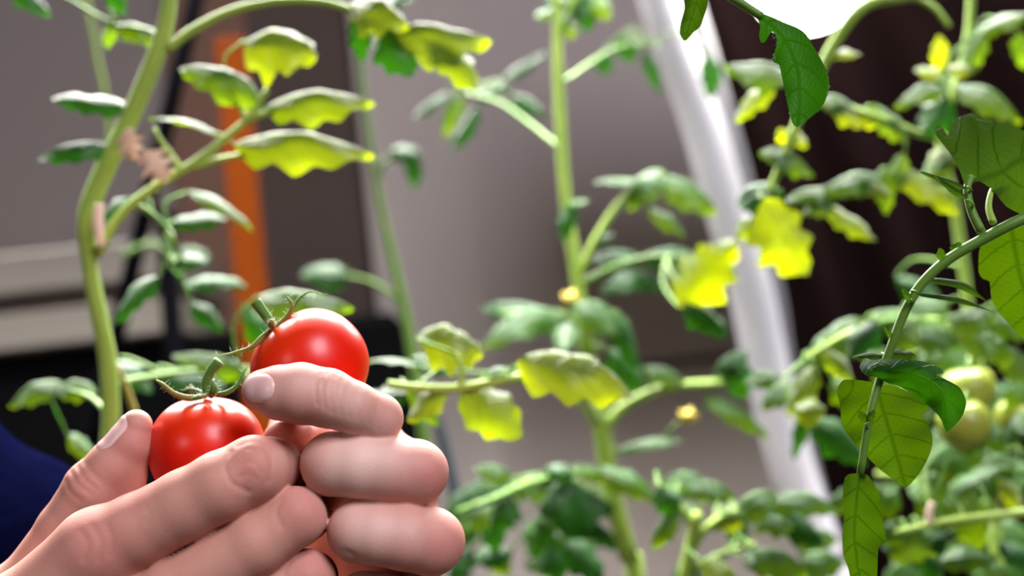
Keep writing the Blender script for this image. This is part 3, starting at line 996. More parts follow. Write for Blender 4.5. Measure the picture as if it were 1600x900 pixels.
L_(d1b, 1375, 275, 1280, 300, 54, DD, 0, 18, 'leaf', .7, .2)
L_(d1b, 1330, 270, 1390, 312, 50, DD, -.005, 48, 'leafy', .6, .1)
L_(d1b, 1385, 262, 1382, 336, 40, DD, 0, 62, 'leaf', .5, .06)
L_(d1b, 1392, 268, 1505, 332, 52, DD, 0, 38, 'leafy', .6, .1)
d2 = stalk(pD, [(1475, 215, DD + .06), (1440, 210, DD + .03), (1390, 190, DD), (1330, 170, DD), (1290, 168, DD)], 6, 4, 'stem')
L_(d2, 1330, 162, 1272, 158, 44, DD, 0, 30, 'leaf', .6, .1)
L_(d2, 1300, 160, 1368, 200, 50, DD, 0, 45, 'leafy', .6, .1)
L_(d2, 1360, 165, 1420, 222, 56, DD, 0, 52, 'leaf', .5, .08)
L_(d2, 1415, 240, 1392, 300, 36, DD, 0, 60, 'leaf', .5, .08)
d3 = stalk(pD, [(1475, 190, DD + .06), (1478, 150, DD + .04), (1470, 120, DD + .03)], 7, 5, 'stem')
L_(d3, 1480, 142, 1396, 166, 44, DD + .02, 0, 26, 'leaf', .7, .22)
L_(d3, 1478, 150, 1450, 215, 66, DD + .02, 0, 62, 'leafd', .5, .08)
L_(d3, 1490, 140, 1596, 190, 60, DD + .02, 0, 40, 'leaf', .7, .16)
L_(d3, 1480, 118, 1428, 108, 36, DD + .03, 0, 55, 'leafy', .4, .06)
L_(d3, 1475, 110, 1464, 55, 36, DD + .03, 0, 60, 'leafy', .4, .06)
L_(d3, 1480, 112, 1530, 100, 34, DD + .03, 0, 55, 'leafy', .4, .06)
L_(d3, 1540, 50, 1512, 120, 44, DD + .03, 0, 55, 'leaf', .5, .06)
L_(d3, 1530, 52, 1606, 18, 44, DD + .03, 0, 50, 'leaf', .5, .06)
L_(d3, 1590, 50, 1606, 110, 40, DD + .03, 0, 55, 'leaf', .5, .06)
L_(d3, 1500, 230, 1450, 260, 50, DD + .05, 0, 55, 'leafy', .5, .1)
L_(d3, 1490, 230, 1440, 290, 40, DD + .05, 0, 55, 'leaf', .5, .1)
L_(d3, 1500, 240, 1560, 260, 50, DD + .05, 0, 50, 'leafy', .5, .1)
stalk(pD, [(1355, 4, DD + .02), (1410, -8, DD + .03), (1455, 8, DD + .03), (1484, 42, DD + .03)], 6, 4, 'stem')
# band of foliage at the middle right
d4 = stalk(pD, [(1525, 560, DD + .06), (1480, 510, DD + .03), (1400, 500, DD + .02), (1330, 520, DD), (1260, 560, DD)], 8, 5, 'stem')
for q in ((1350, 502, 1236, 580, 70, 20, 'leaf'), (1370, 500, 1330, 560, 66, 50, 'leafd'), (1360, 490, 1455, 500, 50, 22, 'leaf'), (1430, 505, 1390, 545, 54, 30, 'leaf'),
          (1420, 515, 1500, 545, 60, 40, 'leaf'), (1480, 500, 1560, 490, 54, 22, 'leaf'), (1500, 520, 1590, 560, 66, 32, 'leaf'), (1540, 500, 1620, 520, 60, 18, 'leaf'),
          (1470, 540, 1430, 590, 50, 40, 'leaf'), (1290, 545, 1330, 600, 44, 50, 'leafy'), (1270, 570, 1230, 650, 54, 55, 'leafy'), (1300, 590, 1345, 640, 60, 50, 'leaf'),
          (1255, 610, 1245, 720, 36, 62, 'leafd'), (1270, 650, 1350, 730, 80, 55, 'leafd'), (1560, 540, 1630, 600, 60, 30, 'leaf'), (1400, 560, 1340, 550, 50, 30, 'leaf'),
          (1240, 640, 1290, 640, 60, 60, 'leafy'), (1250, 600, 1190, 640, 50, 15, 'leaf'), (1220, 590, 1160, 600, 40, 20, 'leaf')):
    bx, by, tx, ty, wd, an, mt = q
    L_(d4, bx, by, tx, ty, wd, DD + random.uniform(-.02, .05), 0, an, mt, .7, .15)
# lower right foliage and fruit
d5 = stalk(pD, [(1640, 796, DD - .03), (1560, 806, DD - .03), (1480, 815, DD - .03), (1400, 832, DD - .03)], 9, 5, 'stem')
stalk(d5, [(1452, 818, DD - .03), (1452, 800, DD - .03), (1458, 785, DD - .03)], 6, 5, 'tie', 'side_stalk')
for q in ((1420, 815, 1400, 880, 84, 40, 'leaf'), (1400, 815, 1380, 850, 60, 20, 'leaf'), (1520, 770, 1528, 862, 74, 66, 'leaf'), (1440, 740, 1545, 700, 84, 30, 'leaf'),
          (1480, 770, 1440, 745, 70, 40, 'leaf'), (1560, 730, 1480, 790, 70, 50, 'leaf'), (1590, 720, 1530, 730, 60, 25, 'leaf'), (1480, 690, 1560, 670, 60, 25, 'leaf'),
          (1580, 690, 1500, 680, 60, 30, 'leaf'), (1590, 800, 1560, 745, 40, 60, 'leafy'), (1460, 650, 1400, 660, 40, 20, 'leaf'), (1470, 880, 1560, 870, 60, 55, 'leaf'),
          (1560, 850, 1620, 880, 60, 50, 'leafd'), (1600, 760, 1640, 800, 60, 40, 'leaf'), (1440, 860, 1470, 910, 50, 50, 'leafd'), (1540, 880, 1580, 920, 60, 40, 'leaf'),
          (1600, 640, 1570, 700, 70, 10, 'leaf'), (1380, 760, 1330, 790, 50, 30, 'leaf'), (1590, 590, 1620, 660, 70, 40, 'leaf')):
    bx, by, tx, ty, wd, an, mt = q
    L_(d5, bx, by, tx, ty, wd, DD + random.uniform(-.03, .04), 0, an, mt, .6, .15)


# further foliage of the right-hand plant, behind
d6 = stalk(pD, [(1555, 700, DD + .09), (1500, 640, DD + .12), (1440, 600, DD + .13), (1390, 590, DD + .13)], 8, 5, 'stem')
d7 = stalk(pD, [(1558, 860, DD + .09), (1500, 790, DD + .10), (1430, 750, DD + .11), (1370, 740, DD + .11)], 8, 5, 'stem')
for q in ((1440, 600, 1390, 650, 80, 34, 'leaf', d6), (1500, 620, 1600, 640, 90, 34, 'leaf', d6), (1420, 590, 1350, 560, 76, 36, 'leaf', d6), (1460, 540, 1540, 580, 90, 34, 'leaf', d6),
          (1560, 600, 1640, 640, 100, 36, 'leafd', d6), (1400, 620, 1330, 660, 70, 55, 'leafd', d6), (1480, 470, 1400, 500, 70, 30, 'leaf', d6), (1560, 470, 1640, 500, 80, 36, 'leaf', d6),
          (1500, 790, 1420, 770, 96, 36, 'leaf', d7), (1540, 700, 1440, 690, 96, 36, 'leaf', d7), (1560, 760, 1650, 740, 100, 36, 'leaf', d7), (1480, 830, 1380, 860, 96, 50, 'leafd', d7),
          (1540, 830, 1620, 860, 90, 34, 'leaf', d7), (1400, 760, 1340, 800, 70, 34, 'leaf', d7), (1450, 880, 1380, 910, 80, 34, 'leaf', d7), (1600, 880, 1520, 910, 90, 34, 'leaf', d7),
          (1400, 430, 1470, 470, 50, 55, 'leafd', d6), (1440, 690, 1500, 760, 70, 60, 'leafy', d7)):
    bx, by, tx, ty, wd, an, mt, par = q
    L_(par, bx, by, tx, ty, wd, DD + random.uniform(.05, .14), 0, an, mt, .7, .15)


def fruit(name, c, r, axis, mat, parent, flat=0.93, dent=0.16, nu=48, nv=34):
    ax = Vector(axis).normalized()
    q = UP.rotation_difference(ax).to_matrix()
    V, Fc, UV = [], [], []
    for j in range(nv + 1):
        t = math.pi * j / nv
        rho = max(0.0, math.sin(t)) ** 0.92
        z = math.copysign(abs(math.cos(t)) ** 0.95, math.cos(t)) * flat
        if t < 0.9:
            z -= dent * (0.5 + 0.5 * math.cos(math.pi * t / 0.9)) ** 1.6
        if t > 2.7:
            z -= 0.03 * math.sin((t - 2.7) / (math.pi - 2.7) * math.pi / 2)
        for i in range(nu):
            a = 2 * math.pi * i / nu
            lob = 1 + 0.004 * math.cos(5 * a + 0.6) * rho
            V.append(Vector(c) + q @ Vector((r * rho * lob * math.cos(a), r * rho * lob * math.sin(a), r * z)))
            UV.append((i / nu, 1 - j / nv))
    for j in range(nv):
        for i in range(nu):
            i2 = (i + 1) % nu
            Fc.append((j * nu + i, (j + 1) * nu + i, (j + 1) * nu + i2, j * nu + i2))
    return mesh(name, V, Fc, M[mat], parent, uv=UV)


for (x, y, r, dd) in ((1512, 610, 42, .60), (1506, 662, 42, .585), (1528, 596, 24, .66), (1590, 650, 34, .63)):
    g = fruit('green_tomato', P(x, y, dd), r * dd / FPX, UP + TOCAM * 0.2, 'green_tomato', pD, nu=24, nv=16)
    g['label'] = 'pale green unripe tomato'
    stalk(g, [(x, y - r * .8, dd), (x + 6, y - r * 1.5, dd + .01), (x + 20, y - r * 1.9, dd + .02)], 4, 4, 'stemd', 'fruit_stalk')

# ------------------------------------------------------------------ foreground plant at the right edge (sharp)
DE = 0.380
bE = to_soil(P(1900, 1150, DE + .05))
pE = thing('tomato_plant', 'foreground tomato plant with sharp hanging leaves at the right edge', 'plant', bE, 'tomato plants')
tube('stem', [P(1830, -420, DE + .03), P(1800, -200, DE + .03), P(1770, 100, DE + .03), P(1780, 300, DE + .02), P(1810, 600, DE + .03), P(1850, 900, DE + .05), bE], [0.0030, 0.0030, 0.0032, 0.0034, 0.0036, 0.0036, 0.004], M['stem'], pE, sides=14, n=50)
e0 = stalk(pE, [(1785, 270, DE + .02), (1690, 305, DE + .008), (1600, 341, DE), (1535, 374, DE), (1482, 405, DE), (1442, 441, DE), (1416, 482, DE), (1396, 532, DE), (1376, 588, DE), (1358, 655, DE - .003), (1344, 742, DE - .005)], 10, 5.5)
stalk(e0, [(1533, 362, DE), (1518, 330, DE + .002), (1511, 296, DE + .004), (1518, 276, DE + .0055)], 7.5, 6, 'stemd', 'side_stalk')
stalk(e0, [(1552, 348, DE), (1545, 325, DE + .003), (1549, 300, DE + .006), (1560, 285, DE + .010)], 6, 4, 'stem', 'side_stalk')
outline_leaf(e0, [(1510, 292), (1500, 268), (1488, 245), (1474, 226), (1463, 212), (1461, 199), (1470, 196), (1481, 212), (1485, 196), (1496, 184), (1512, 178), (1528, 177), (1540, 186), (1562, 190), (1582, 196), (1600, 204), (1640, 214), (1690, 250), (1712, 300), (1690, 335), (1640, 338), (1600, 336), (1572, 322), (1550, 296), (1528, 283)],
             [(1512, 288), (1560, 270), (1610, 245), (1690, 262)], DE + .004, 'leaff', tx=0.004, ty=-0.01, cup=0.006)
outline_leaf(e0, [(1560, 362), (1538, 374), (1530, 392), (1529, 425), (1536, 436), (1546, 440), (1549, 465), (1560, 488), (1572, 500), (1590, 522), (1625, 548), (1670, 520), (1690, 450), (1670, 380), (1620, 350), (1585, 352)],
             [(1580, 356), (1592, 420), (1610, 480), (1626, 545)], DE + .006, 'leaff', tx=0.002, ty=0.004, cup=0.007)
L_(e0, 1512, 292, 1436, 270, 20, DE, 0, 45, 'leaff', .5, .06, lobe=.05)
L_(e0, 1512, 312, 1460, 272, 15, DE - .003, 0, 40, 'leaff', .6, .04, lobe=.05)
L_(e0, 1432, 456, 1550, 488, 17, DE - .004, 0, 45, 'leaff', .4, .10, lobe=.04)
L_(e0, 1446, 440, 1548, 474, 22, DE + .003, 0, 50, 'leaff', .4, .14, lobe=.04)
L_(e0, 1474, 408, 1466, 388, 18, DE, 0, 60, 'leaff', .3, .05)
L_(e0, 1488, 398, 1500, 378, 22, DE, 0, 60, 'leaff', .3, .05)
L_(e0, 1396, 530, 1382, 510, 10, DE, 0, 60, 'leaff', .3, .05)
L_(e0, 1424, 468, 1408, 452, 16, DE - .003, 0, 50, 'leaff', .4, .1)
L_(e0, 1352, 662, 1342, 642, 16, DE - .006, 0, 60, 'leaff', .3, .05)
L_(e0, 1356, 660, 1366, 640, 14, DE - .006, 0, 60, 'leaff', .3, .05)
L_(e0, 1384, 556, 1330, 562, 22, DE + .002, 0, 40, 'leaff', .4, .1)
L_(e0, 1386, 552, 1432, 556, 34, DE + .005, 0, 55, 'leaff', .4, .1)
outline_leaf(e0, [(1368, 598), (1342, 594), (1317, 594), (1308, 611), (1313, 634), (1315, 662), (1326, 680), (1341, 699), (1373, 732), (1398, 750), (1415, 762), (1428, 750), (1440, 735), (1455, 704), (1457, 681), (1450, 664), (1441, 648), (1453, 641), (1446, 630), (1434, 620), (1401, 604)],
             [(1368, 598), (1380, 640), (1398, 700), (1415, 760)], DE + .003, 'leaff', tx=0.003, ty=-0.002, cup=0.006)
outline_leaf(e0, [(1372, 590), (1352, 586), (1343, 574), (1348, 565), (1364, 562), (1401, 561), (1439, 564), (1458, 570), (1472, 577), (1474, 584), (1462, 585), (1482, 595), (1499, 605), (1506, 616), (1510, 629), (1506, 645), (1499, 657), (1480, 675), (1474, 664), (1467, 650), (1439, 625), (1406, 604), (1388, 599)],
             [(1372, 586), (1420, 583), (1470, 610), (1481, 672)], DE - .004, 'leaffd', tx=-0.006, ty=0.004, cup=0.007, bend=-0.004)
outline_leaf(e0, [(1343, 740), (1330, 740), (1320, 746), (1317, 775), (1319, 800), (1316, 840), (1318, 868), (1326, 890), (1334, 930), (1355, 960), (1370, 930), (1371, 890), (1373, 856), (1385, 846), (1382, 828), (1377, 795), (1374, 778), (1372, 768), (1362, 750), (1354, 741)],
             [(1343, 740), (1337, 800), (1336, 850), (1352, 955)], DE - .006, 'leaff', tx=0.004, ty=-0.002, cup=0.008)
# leaf hanging in front of the lamp
DF = 0.365
f0 = stalk(pE, [(1795, -190, DE + .03), (1600, -300, DE + .01), (1350, -270, DF), (1170, -150, DF), (1095, -60, DF), (1130, -14, DF), (1165, 10, DF), (1190, 26, DF)], 7, 6)
outline_leaf(f0, [(1180, 18), (1184, 30), (1188, 41), (1186, 56), (1189, 66), (1195, 66), (1201, 56), (1207, 49), (1213, 58), (1214, 68), (1211, 80), (1207, 90), (1210, 98), (1217, 100), (1221, 117), (1227, 147), (1236, 186), (1240, 195), (1246, 199), (1256, 191), (1267, 183), (1284, 168), (1293, 148), (1296, 132), (1294, 116), (1284, 95), (1270, 71), (1258, 52), (1245, 43), (1225, 35), (1205, 26)],
             [(1184, 22), (1225, 60), (1248, 120), (1247, 196)], DF, 'leaffd', tx=0.003, ty=-0.003, cup=0.006, bend=-.003)
outline_leaf(f0, [(1098, -58), (1080, -40), (1068, -10), (1070, 12), (1064, 35), (1062, 52), (1068, 63), (1074, 62), (1084, 50), (1094, 42), (1100, 25), (1105, 10), (1108, -15), (1108, -45)],
             [(1100, -56), (1092, -10), (1080, 30), (1070, 62)], DF + .004, 'leaff', tx=0.004, ty=-0.002, cup=0.005)


def hairs(name, parent, segs, n, length, rad, mat, seed):
    """fine hairs along curves (world points)"""
    rnd = random.Random(seed)
    V, Fc = [], []
    for C, r0 in segs:
        C = [Vector(c) for c in C]
        for _ in range(n):
            i = rnd.randrange(len(C) - 1)
            p = C[i].lerp(C[i + 1], rnd.random())
            t = (C[i + 1] - C[i]).normalized()
            d = Vector((rnd.gauss(0, 1), rnd.gauss(0, 1), rnd.gauss(0, 1)))
            d = (d - t * d.dot(t)).normalized()
            s = t.cross(d) * rad
            q = p + d * r0 * 0.8
            e = p + d * (r0 + length * rnd.uniform(.5, 1.2)) + t * length * rnd.uniform(-.3, .3)
            k = len(V)
            V += [q + s, q - s, q + t * rad, e]
            Fc += [(k, k + 1, k + 3), (k + 1, k + 2, k + 3), (k + 2, k, k + 3)]
    o = mesh(name, V, Fc, mat, parent)
    o['kind'] = 'stuff'
    return o


# ------------------------------------------------------------------ hands (signed distance field, one continuous mesh)
S = FOCUS * 1000 / FPX      # mm per pixel at the focus distance


def C(px, py, z):
    """pixel + mm behind the focus plane -> camera-space mm (x right, y down, z away)"""
    k = (375.0 + z) / 375.0
    return np.array([(px - 800) * S * k, (py - 450) * S * k, z], dtype=np.float32)


def CW(p):
    return CAMM @ Vector((p[0] / 1000, -p[1] / 1000, -(375.0 + p[2]) / 1000))


def chain(js):
    """joints (px, py, z mm, r px) -> list of round cones in mm"""
    out = []
    for a, b in zip(js[:-1], js[1:]):
        out.append((C(*a[:3]), C(*b[:3]), a[3] * S, b[3] * S))
    return out


def sd_cone(Q, a, b, r1, r2):
    ba = b - a
    l2 = float(ba.dot(ba))
    h = np.clip(((Q - a) @ ba) / l2, 0, 1)
    d = np.linalg.norm(Q - a - h[:, None] * ba, axis=1)
    hs = h * h * (3 - 2 * h) * 0.35 + h * 0.65
    return d - (r1 + (r2 - r1) * hs)


def smin(a, b, k):
    h = np.maximum(k - np.abs(a - b), 0) / k
    return np.minimum(a, b) - h * h * k * 0.25


def sd_chain(Q, ch, k=1.2):
    d = None
    for c in ch:
        e = sd_cone(Q, *c)
        d = e if d is None else smin(d, e, k)
    return d


RH = dict(
    index=chain([(150, 862, 1, 62), (215, 828, 0, 57), (290, 789, -1, 55), (345, 760, -2, 54), (398, 734, 0, 52), (424, 729, 8, 45), (432, 727, 25, 43), (440, 712, 46, 41), (455, 668, 57, 38), (468, 632, 57, 33)]),  # index and middle: unseen ends extended behind tomato to block rear light
    middle=chain([(190, 985, 0, 62), (270, 930, -1, 54), (400, 850, -1, 49), (462, 808, 1, 46), (476, 806, 10, 40), (478, 796, 30, 43), (496, 765, 54, 42), (512, 700, 68, 38), (516, 655, 70, 33)]),
    ring=chain([(250, 1080, 3, 60), (330, 1015, 2, 52), (430, 940, 2, 47), (478, 904, 4, 45), (488, 902, 14, 40), (480, 900, 30, 40), (440, 900, 46, 38)]),
    pinky=chain([(310, 1160, 9, 52), (400, 1075, 8, 44), (468, 1010, 9, 40), (474, 1006, 20, 36), (440, 1000, 38, 34)]),
    thumb=chain([(-90, 1010, 20, 76), (-10, 955, 19, 62), (48, 912, 18, 52), (100, 828, 17, 44), (146, 764, 16, 47), (176, 728, 16, 41), (203, 692, 16, 34), (213, 665, 16, 26)]),
)
RH['thumb'] = RH['thumb'] + chain([(140, 800, 20, 46), (185, 745, 19, 44), (207, 700, 17, 31)])
RPALM = chain([(150, 862, 1, 62), (20, 990, 6, 76), (-160, 1120, 12, 92)]) + chain([(190, 985, 1, 64), (40, 1080, 6, 78), (-160, 1140, 12, 90)]) + \
    chain([(250, 1080, 4, 62), (80, 1160, 8, 74), (-150, 1170, 14, 88)]) + chain([(310, 1160, 9, 54), (120, 1220, 12, 66), (-140, 1200, 16, 84)]) + \
    chain([(-90, 1010, 14, 76), (-200, 1110, 14, 84)]) + chain([(-200, 1150, 13, 110), (-330, 1240, 16, 118)])
LH = dict(
    index=chain([(560, 690, 46, 60), (588, 658, 16, 40), (592, 653, 5, 37), (550, 636, 1, 40), (512, 622, -1, 45), (470, 614, -1, 46), (435, 613, 0, 41), (412, 611, 1, 34)]),
    middle=chain([(634, 745, 46, 60), (646, 738, 20, 50), (648, 738, 7, 51), (600, 732, 4, 50), (560, 728, 3, 49), (520, 725, 4, 49), (514, 725, 18, 44), (540, 735, 36, 40)]),
    ring=chain([(650, 850, 45, 60), (668, 848, 20, 51), (672, 846, 7, 53), (630, 839, 3, 51), (590, 834, 2, 48), (560, 831, 3, 47), (556, 832, 18, 42), (580, 838, 36, 40)]),
    pinky=chain([(630, 940, 42, 54), (650, 948, 22, 46), (652, 948, 10, 46), (600, 941, 7, 44), (568, 936, 7, 42), (562, 936, 20, 38), (580, 938, 34, 36)]),
    thumb=chain([(540, 800, 92, 66), (556, 745, 76, 56), (530, 708, 54, 48), (486, 692, 34, 41), (440, 686, 22, 30)]),
)
LPALM = chain([(560, 690, 46, 60), (500, 880, 84, 76), (430, 1010, 108, 80)]) + chain([(634, 745, 46, 60), (540, 900, 84, 76), (430, 1020, 108, 80)]) + \
    chain([(650, 850, 45, 60), (560, 950, 80, 74), (440, 1040, 108, 80)]) + chain([(630, 940, 42, 54), (540, 1010, 76, 68), (430, 1060, 108, 80)]) + \
    chain([(560, 690, 46, 56), (520, 715, 62, 50), (530, 770, 80, 60)]) + chain([(430, 1030, 108, 100), (300, 1080, 125, 104)])  # hidden thumb web added to close the gap against rear light


def body_sdf(Q):
    tot = None
    for fingers, palm in ((RH, RPALM), (LH, LPALM)):
        pd = sd_chain(Q, palm, 7.0)
        for k, ch in fingers.items():
            d = smin(sd_chain(Q, ch, 1.5), pd, 1.0 if k == 'thumb' else 4.5)
            tot = d if tot is None else smin(tot, d, 1.2)
    return tot


def surface_nets(sdf, lo, hi, h, blk=14):
    lo = np.array(lo, np.float32)
    n = np.ceil((np.array(hi) - lo) / h / blk).astype(int) * blk
    G = np.full(tuple(n), 9.0, np.float32)
    nb = n // blk
    bi = np.stack(np.meshgrid(*[np.arange(k) for k in nb], indexing='ij'), -1).reshape(-1, 3)
    ctr = lo + (bi * blk + (blk - 1) / 2) * h
    dc = sdf(ctr.astype(np.float32))
    rad = blk * h * 0.87 + 2.5 * h + 2.0
    off = np.stack(np.meshgrid(*[np.arange(blk)] * 3, indexing='ij'), -1).reshape(-1, 3)
    act = np.abs(dc) < rad
    for b_, d_ in zip(bi[~act], dc[~act]):
        if d_ < 0:
            G[b_[0] * blk:(b_[0] + 1) * blk, b_[1] * blk:(b_[1] + 1) * blk, b_[2] * blk:(b_[2] + 1) * blk] = -9
    A = bi[act]
    for s in range(0, len(A), 60):
        B = A[s:s + 60]
        I = (B[:, None, :] * blk + off[None]).reshape(-1, 3)
        G[I[:, 0], I[:, 1], I[:, 2]] = sdf((lo + I * h).astype(np.float32))
    ins = G < 0
    cnt = np.zeros(tuple(n - 1), np.int8)
    for dx in (0, 1):
        for dy in (0, 1):
            for dz in (0, 1):
                cnt += ins[dx:n[0] - 1 + dx, dy:n[1] - 1 + dy, dz:n[2] - 1 + dz]
    cells = np.argwhere((cnt > 0) & (cnt < 8))
    idx = np.full(tuple(n - 1), -1, np.int32)
    idx[cells[:, 0], cells[:, 1], cells[:, 2]] = np.arange(len(cells))
    pos = np.zeros((len(cells), 3))
    wt = np.zeros(len(cells))
    cor = [(a, b, c) for a in (0, 1) for b in (0, 1) for c in (0, 1)]
    for i, p in enumerate(cor):
        for q in cor[i + 1:]:
            if sum(abs(p[k] - q[k]) for k in range(3)) != 1:
                continue
            va = G[cells[:, 0] + p[0], cells[:, 1] + p[1], cells[:, 2] + p[2]]
            vb = G[cells[:, 0] + q[0], cells[:, 1] + q[1], cells[:, 2] + q[2]]
            m = (va < 0) != (vb < 0)
            t = np.where(m, va / np.where(m, va - vb, 1), 0)
            pos += np.where(m[:, None], np.array(p) + t[:, None] * (np.array(q) - np.array(p)), 0)
            wt += m
    pos = lo + (cells + pos / wt[:, None]) * h
    faces = []
    for ax in range(3):
        u, v = [(1, 2), (2, 0), (0, 1)][ax]
        sl0 = [slice(None)] * 3
        sl1 = [slice(None)] * 3
        sl0[ax] = slice(0, n[ax] - 1)
        sl1[ax] = slice(1, n[ax])
        a, b = ins[tuple(sl0)], ins[tuple(sl1)]
        E = np.argwhere(a != b)
        E = E[(E[:, u] > 0) & (E[:, v] > 0) & (E[:, u] < n[u] - 1) & (E[:, v] < n[v] - 1)]
        sgn = a[E[:, 0], E[:, 1], E[:, 2]]
        q = []
        for du, dv in ((-1, -1), (0, -1), (0, 0), (-1, 0)):
            c = E.copy()
            c[:, u] += du
            c[:, v] += dv
            q.append(idx[c[:, 0], c[:, 1], c[:, 2]])
        q = np.stack(q, 1)
        q[~sgn] = q[~sgn][:, ::-1]
        faces.append(q)
    faces = np.vstack(faces)
    faces = faces[(faces >= 0).all(1)]
    return pos, faces


def sdf_grad(sdf, p, e=0.25):
    p = p.astype(np.float32)
    g = np.stack([sdf(p + np.float32(e) * np.eye(3, dtype=np.float32)[k]) - sdf(p - np.float32(e) * np.eye(3, dtype=np.float32)[k]) for k in range(3)], 1)
    return g / (np.linalg.norm(g, axis=1)[:, None] + 1e-9)


H = 0.66
pos, quads = surface_nets(body_sdf, (-226, 12, -16), (2, 168, 150), H)
grd = sdf_grad(body_sdf, pos)
for _ in range(2):
    dv_ = body_sdf(pos.astype(np.float32))
    pos = pos - grd * np.clip(dv_, -0.5, 0.5)[:, None] * 0.8
k_ = 375.0 / (375.0 + pos[:, 2])
PX = pos[:, 0] * k_ / S + 800
PY = pos[:, 1] * k_ / S + 450
front = (grd[:, 2] < 0.25) & (pos[:, 2] < 22)
# wrinkles over the joints: (polyline in px, depth mm, width px)
WR = [
    # left-hand index: last joint
    ([(500, 584), (493, 604), (496, 632)], .30, 3.2), ([(511, 583), (504, 606), (508, 638)], .34, 3.0), ([(522, 588), (516, 610), (520, 644)], .26, 3.0),
    ([(533, 594), (529, 614), (532, 648)], .22, 3.0), ([(545, 602), (541, 620), (545, 652)], .15, 3.0), ([(560, 608), (556, 628), (560, 656)], .13, 3.0), ([(575, 616), (572, 634), (575, 662)], .12, 3.0),
    ([(590, 626), (588, 644), (590, 670)], .12, 3.0), ([(604, 640), (603, 655), (605, 672)], .12, 2.6),
    # right-hand index: ring-shaped crease round the knuckle
    ([(360, 706), (352, 728), (362, 754), (388, 768)], .35, 4.0), ([(372, 697), (396, 690), (414, 700), (424, 724), (420, 752)], .28, 4.0), ([(378, 712), (386, 702), (402, 706)], .2, 3.0),
    ([(375, 730), (384, 722), (400, 726), (408, 740)], .18, 3.0), ([(376, 746), (388, 740), (402, 748)], .18, 3.0),
    # right-hand middle and ring knuckles
    ([(440, 782), (432, 800), (440, 822)], .22, 4.0), ([(456, 770), (470, 778), (480, 796)], .16, 3.5), ([(452, 880), (444, 896), (450, 910)], .2, 4.0),
    # thumb joint
    ([(112, 738), (122, 756), (144, 772)], .32, 3.6), ([(122, 730), (132, 748), (150, 764)], .34, 3.4), ([(103, 752), (110, 768), (126, 782)], .22, 3.6), ([(134, 724), (144, 738), (158, 752)], .18, 3.2),
    # base knuckle of the right index
    ([(128, 832), (138, 850), (132, 874)], .25, 5), ([(146, 824), (158, 846), (154, 874)], .22, 5), ([(168, 822), (176, 842), (172, 866)], .16, 5), ([(228, 792), (234, 804), (230, 818)], .14, 4),
    # small marks
    ([(508, 683), (516, 690)], .2, 2.5), ([(596, 800), (604, 804)], .05, 3), ([(540, 862), (552, 868), (560, 880)], .35, 5),
    ([(668, 716), (676, 736), (672, 760)], .10, 5), ([(690, 824), (698, 844), (694, 866)], .10, 5),
]
disp = np.zeros(len(pos))
for pl_, dep, wd_ in WR:
    L2 = spline(pl_, 24)
    mnx, mny = L2.min(0) - 4 * wd_
    mxx, mxy = L2.max(0) + 4 * wd_
    m = np.where(front & (PX > mnx) & (PX < mxx) & (PY > mny) & (PY < mxy))[0]
    if len(m) == 0:
        continue
    dd = np.min(np.hypot(PX[m][:, None] - L2[None, :, 0], PY[m][:, None] - L2[None, :, 1]), axis=1)
    disp[m] -= dep * np.exp(-(dd / wd_) ** 2)
# soft bulges: knuckle pads and flesh
for (x, y, rad_, am) in ((392, 728, 34, .5), (466, 800, 32, .35), (150, 852, 52, .7), (676, 738, 30, .4), (700, 844, 30, .35), (530, 728, 40, .25), (555, 835, 40, .2), (450, 640, 30, .25), (133, 757, 30, .4)):
    m = front & (np.hypot(PX - x, PY - y) < 3 * rad_)
    disp[m] += am * np.exp(-(np.hypot(PX[m] - x, PY[m] - y) / rad_) ** 2)
pos = pos + grd * disp[:, None]
# flushed skin: knuckles and fingertips redder; shaded gaps between fingers reddened in the colour too
flush_shade = np.zeros(len(pos))
for (x, y, rad_, am) in ((392, 730, 42, .5), (476, 800, 36, .6), (494, 890, 36, .6), (150, 852, 60, .55), (670, 740, 46, .65), (694, 846, 46, .6), (600, 656, 40, .3), (400, 620, 40, .35), (205, 690, 48, .6), (140, 752, 46, .4), (480, 730, 26, .3), (525, 850, 34, .35), (430, 680, 22, .5), (620, 775, 60, .45), (620, 885, 60, .5), (470, 655, 50, .45), (190, 760, 50, .5), (60, 850, 50, .3)):
    flush_shade = np.maximum(flush_shade, am * np.exp(-(np.hypot(PX - x, PY - y) / rad_) ** 2))

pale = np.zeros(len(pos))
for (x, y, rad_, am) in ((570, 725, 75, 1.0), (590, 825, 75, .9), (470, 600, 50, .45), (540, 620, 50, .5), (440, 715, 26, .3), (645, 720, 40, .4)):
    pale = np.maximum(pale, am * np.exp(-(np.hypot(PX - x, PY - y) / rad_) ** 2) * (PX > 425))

bP = CW(np.array([-190, 150, 140]))
person = thing('person', 'person in navy sleeves whose two hands hold the red tomatoes', 'person', (bP.x, bP.y, 0.02))
cm = np.array(CAMM)
wpos = np.stack([pos[:, 0], -pos[:, 1], -(375.0 + pos[:, 2])], 1) / 1000 @ cm[:3, :3].T + cm[:3, 3] - np.array([bP.x, bP.y, 0.02])
bm_ = bpy.data.meshes.new('body')
bm_.vertices.add(len(wpos))
bm_.vertices.foreach_set('co', wpos.astype(np.float32).ravel())
bm_.loops.add(quads.size)
bm_.loops.foreach_set('vertex_index', quads.astype(np.int32).ravel())
bm_.polygons.add(len(quads))
bm_.polygons.foreach_set('loop_start', np.arange(0, quads.size, 4, dtype=np.int32))
bm_.polygons.foreach_set('use_smooth', np.ones(len(quads), dtype=bool))
bm_.update(calc_edges=True)
bm_.materials.append(M['skin'])
body = bpy.data.objects.new('body', bm_)
col.objects.link(body)
body.parent = person
ROOT[body.name] = ROOT[person.name]
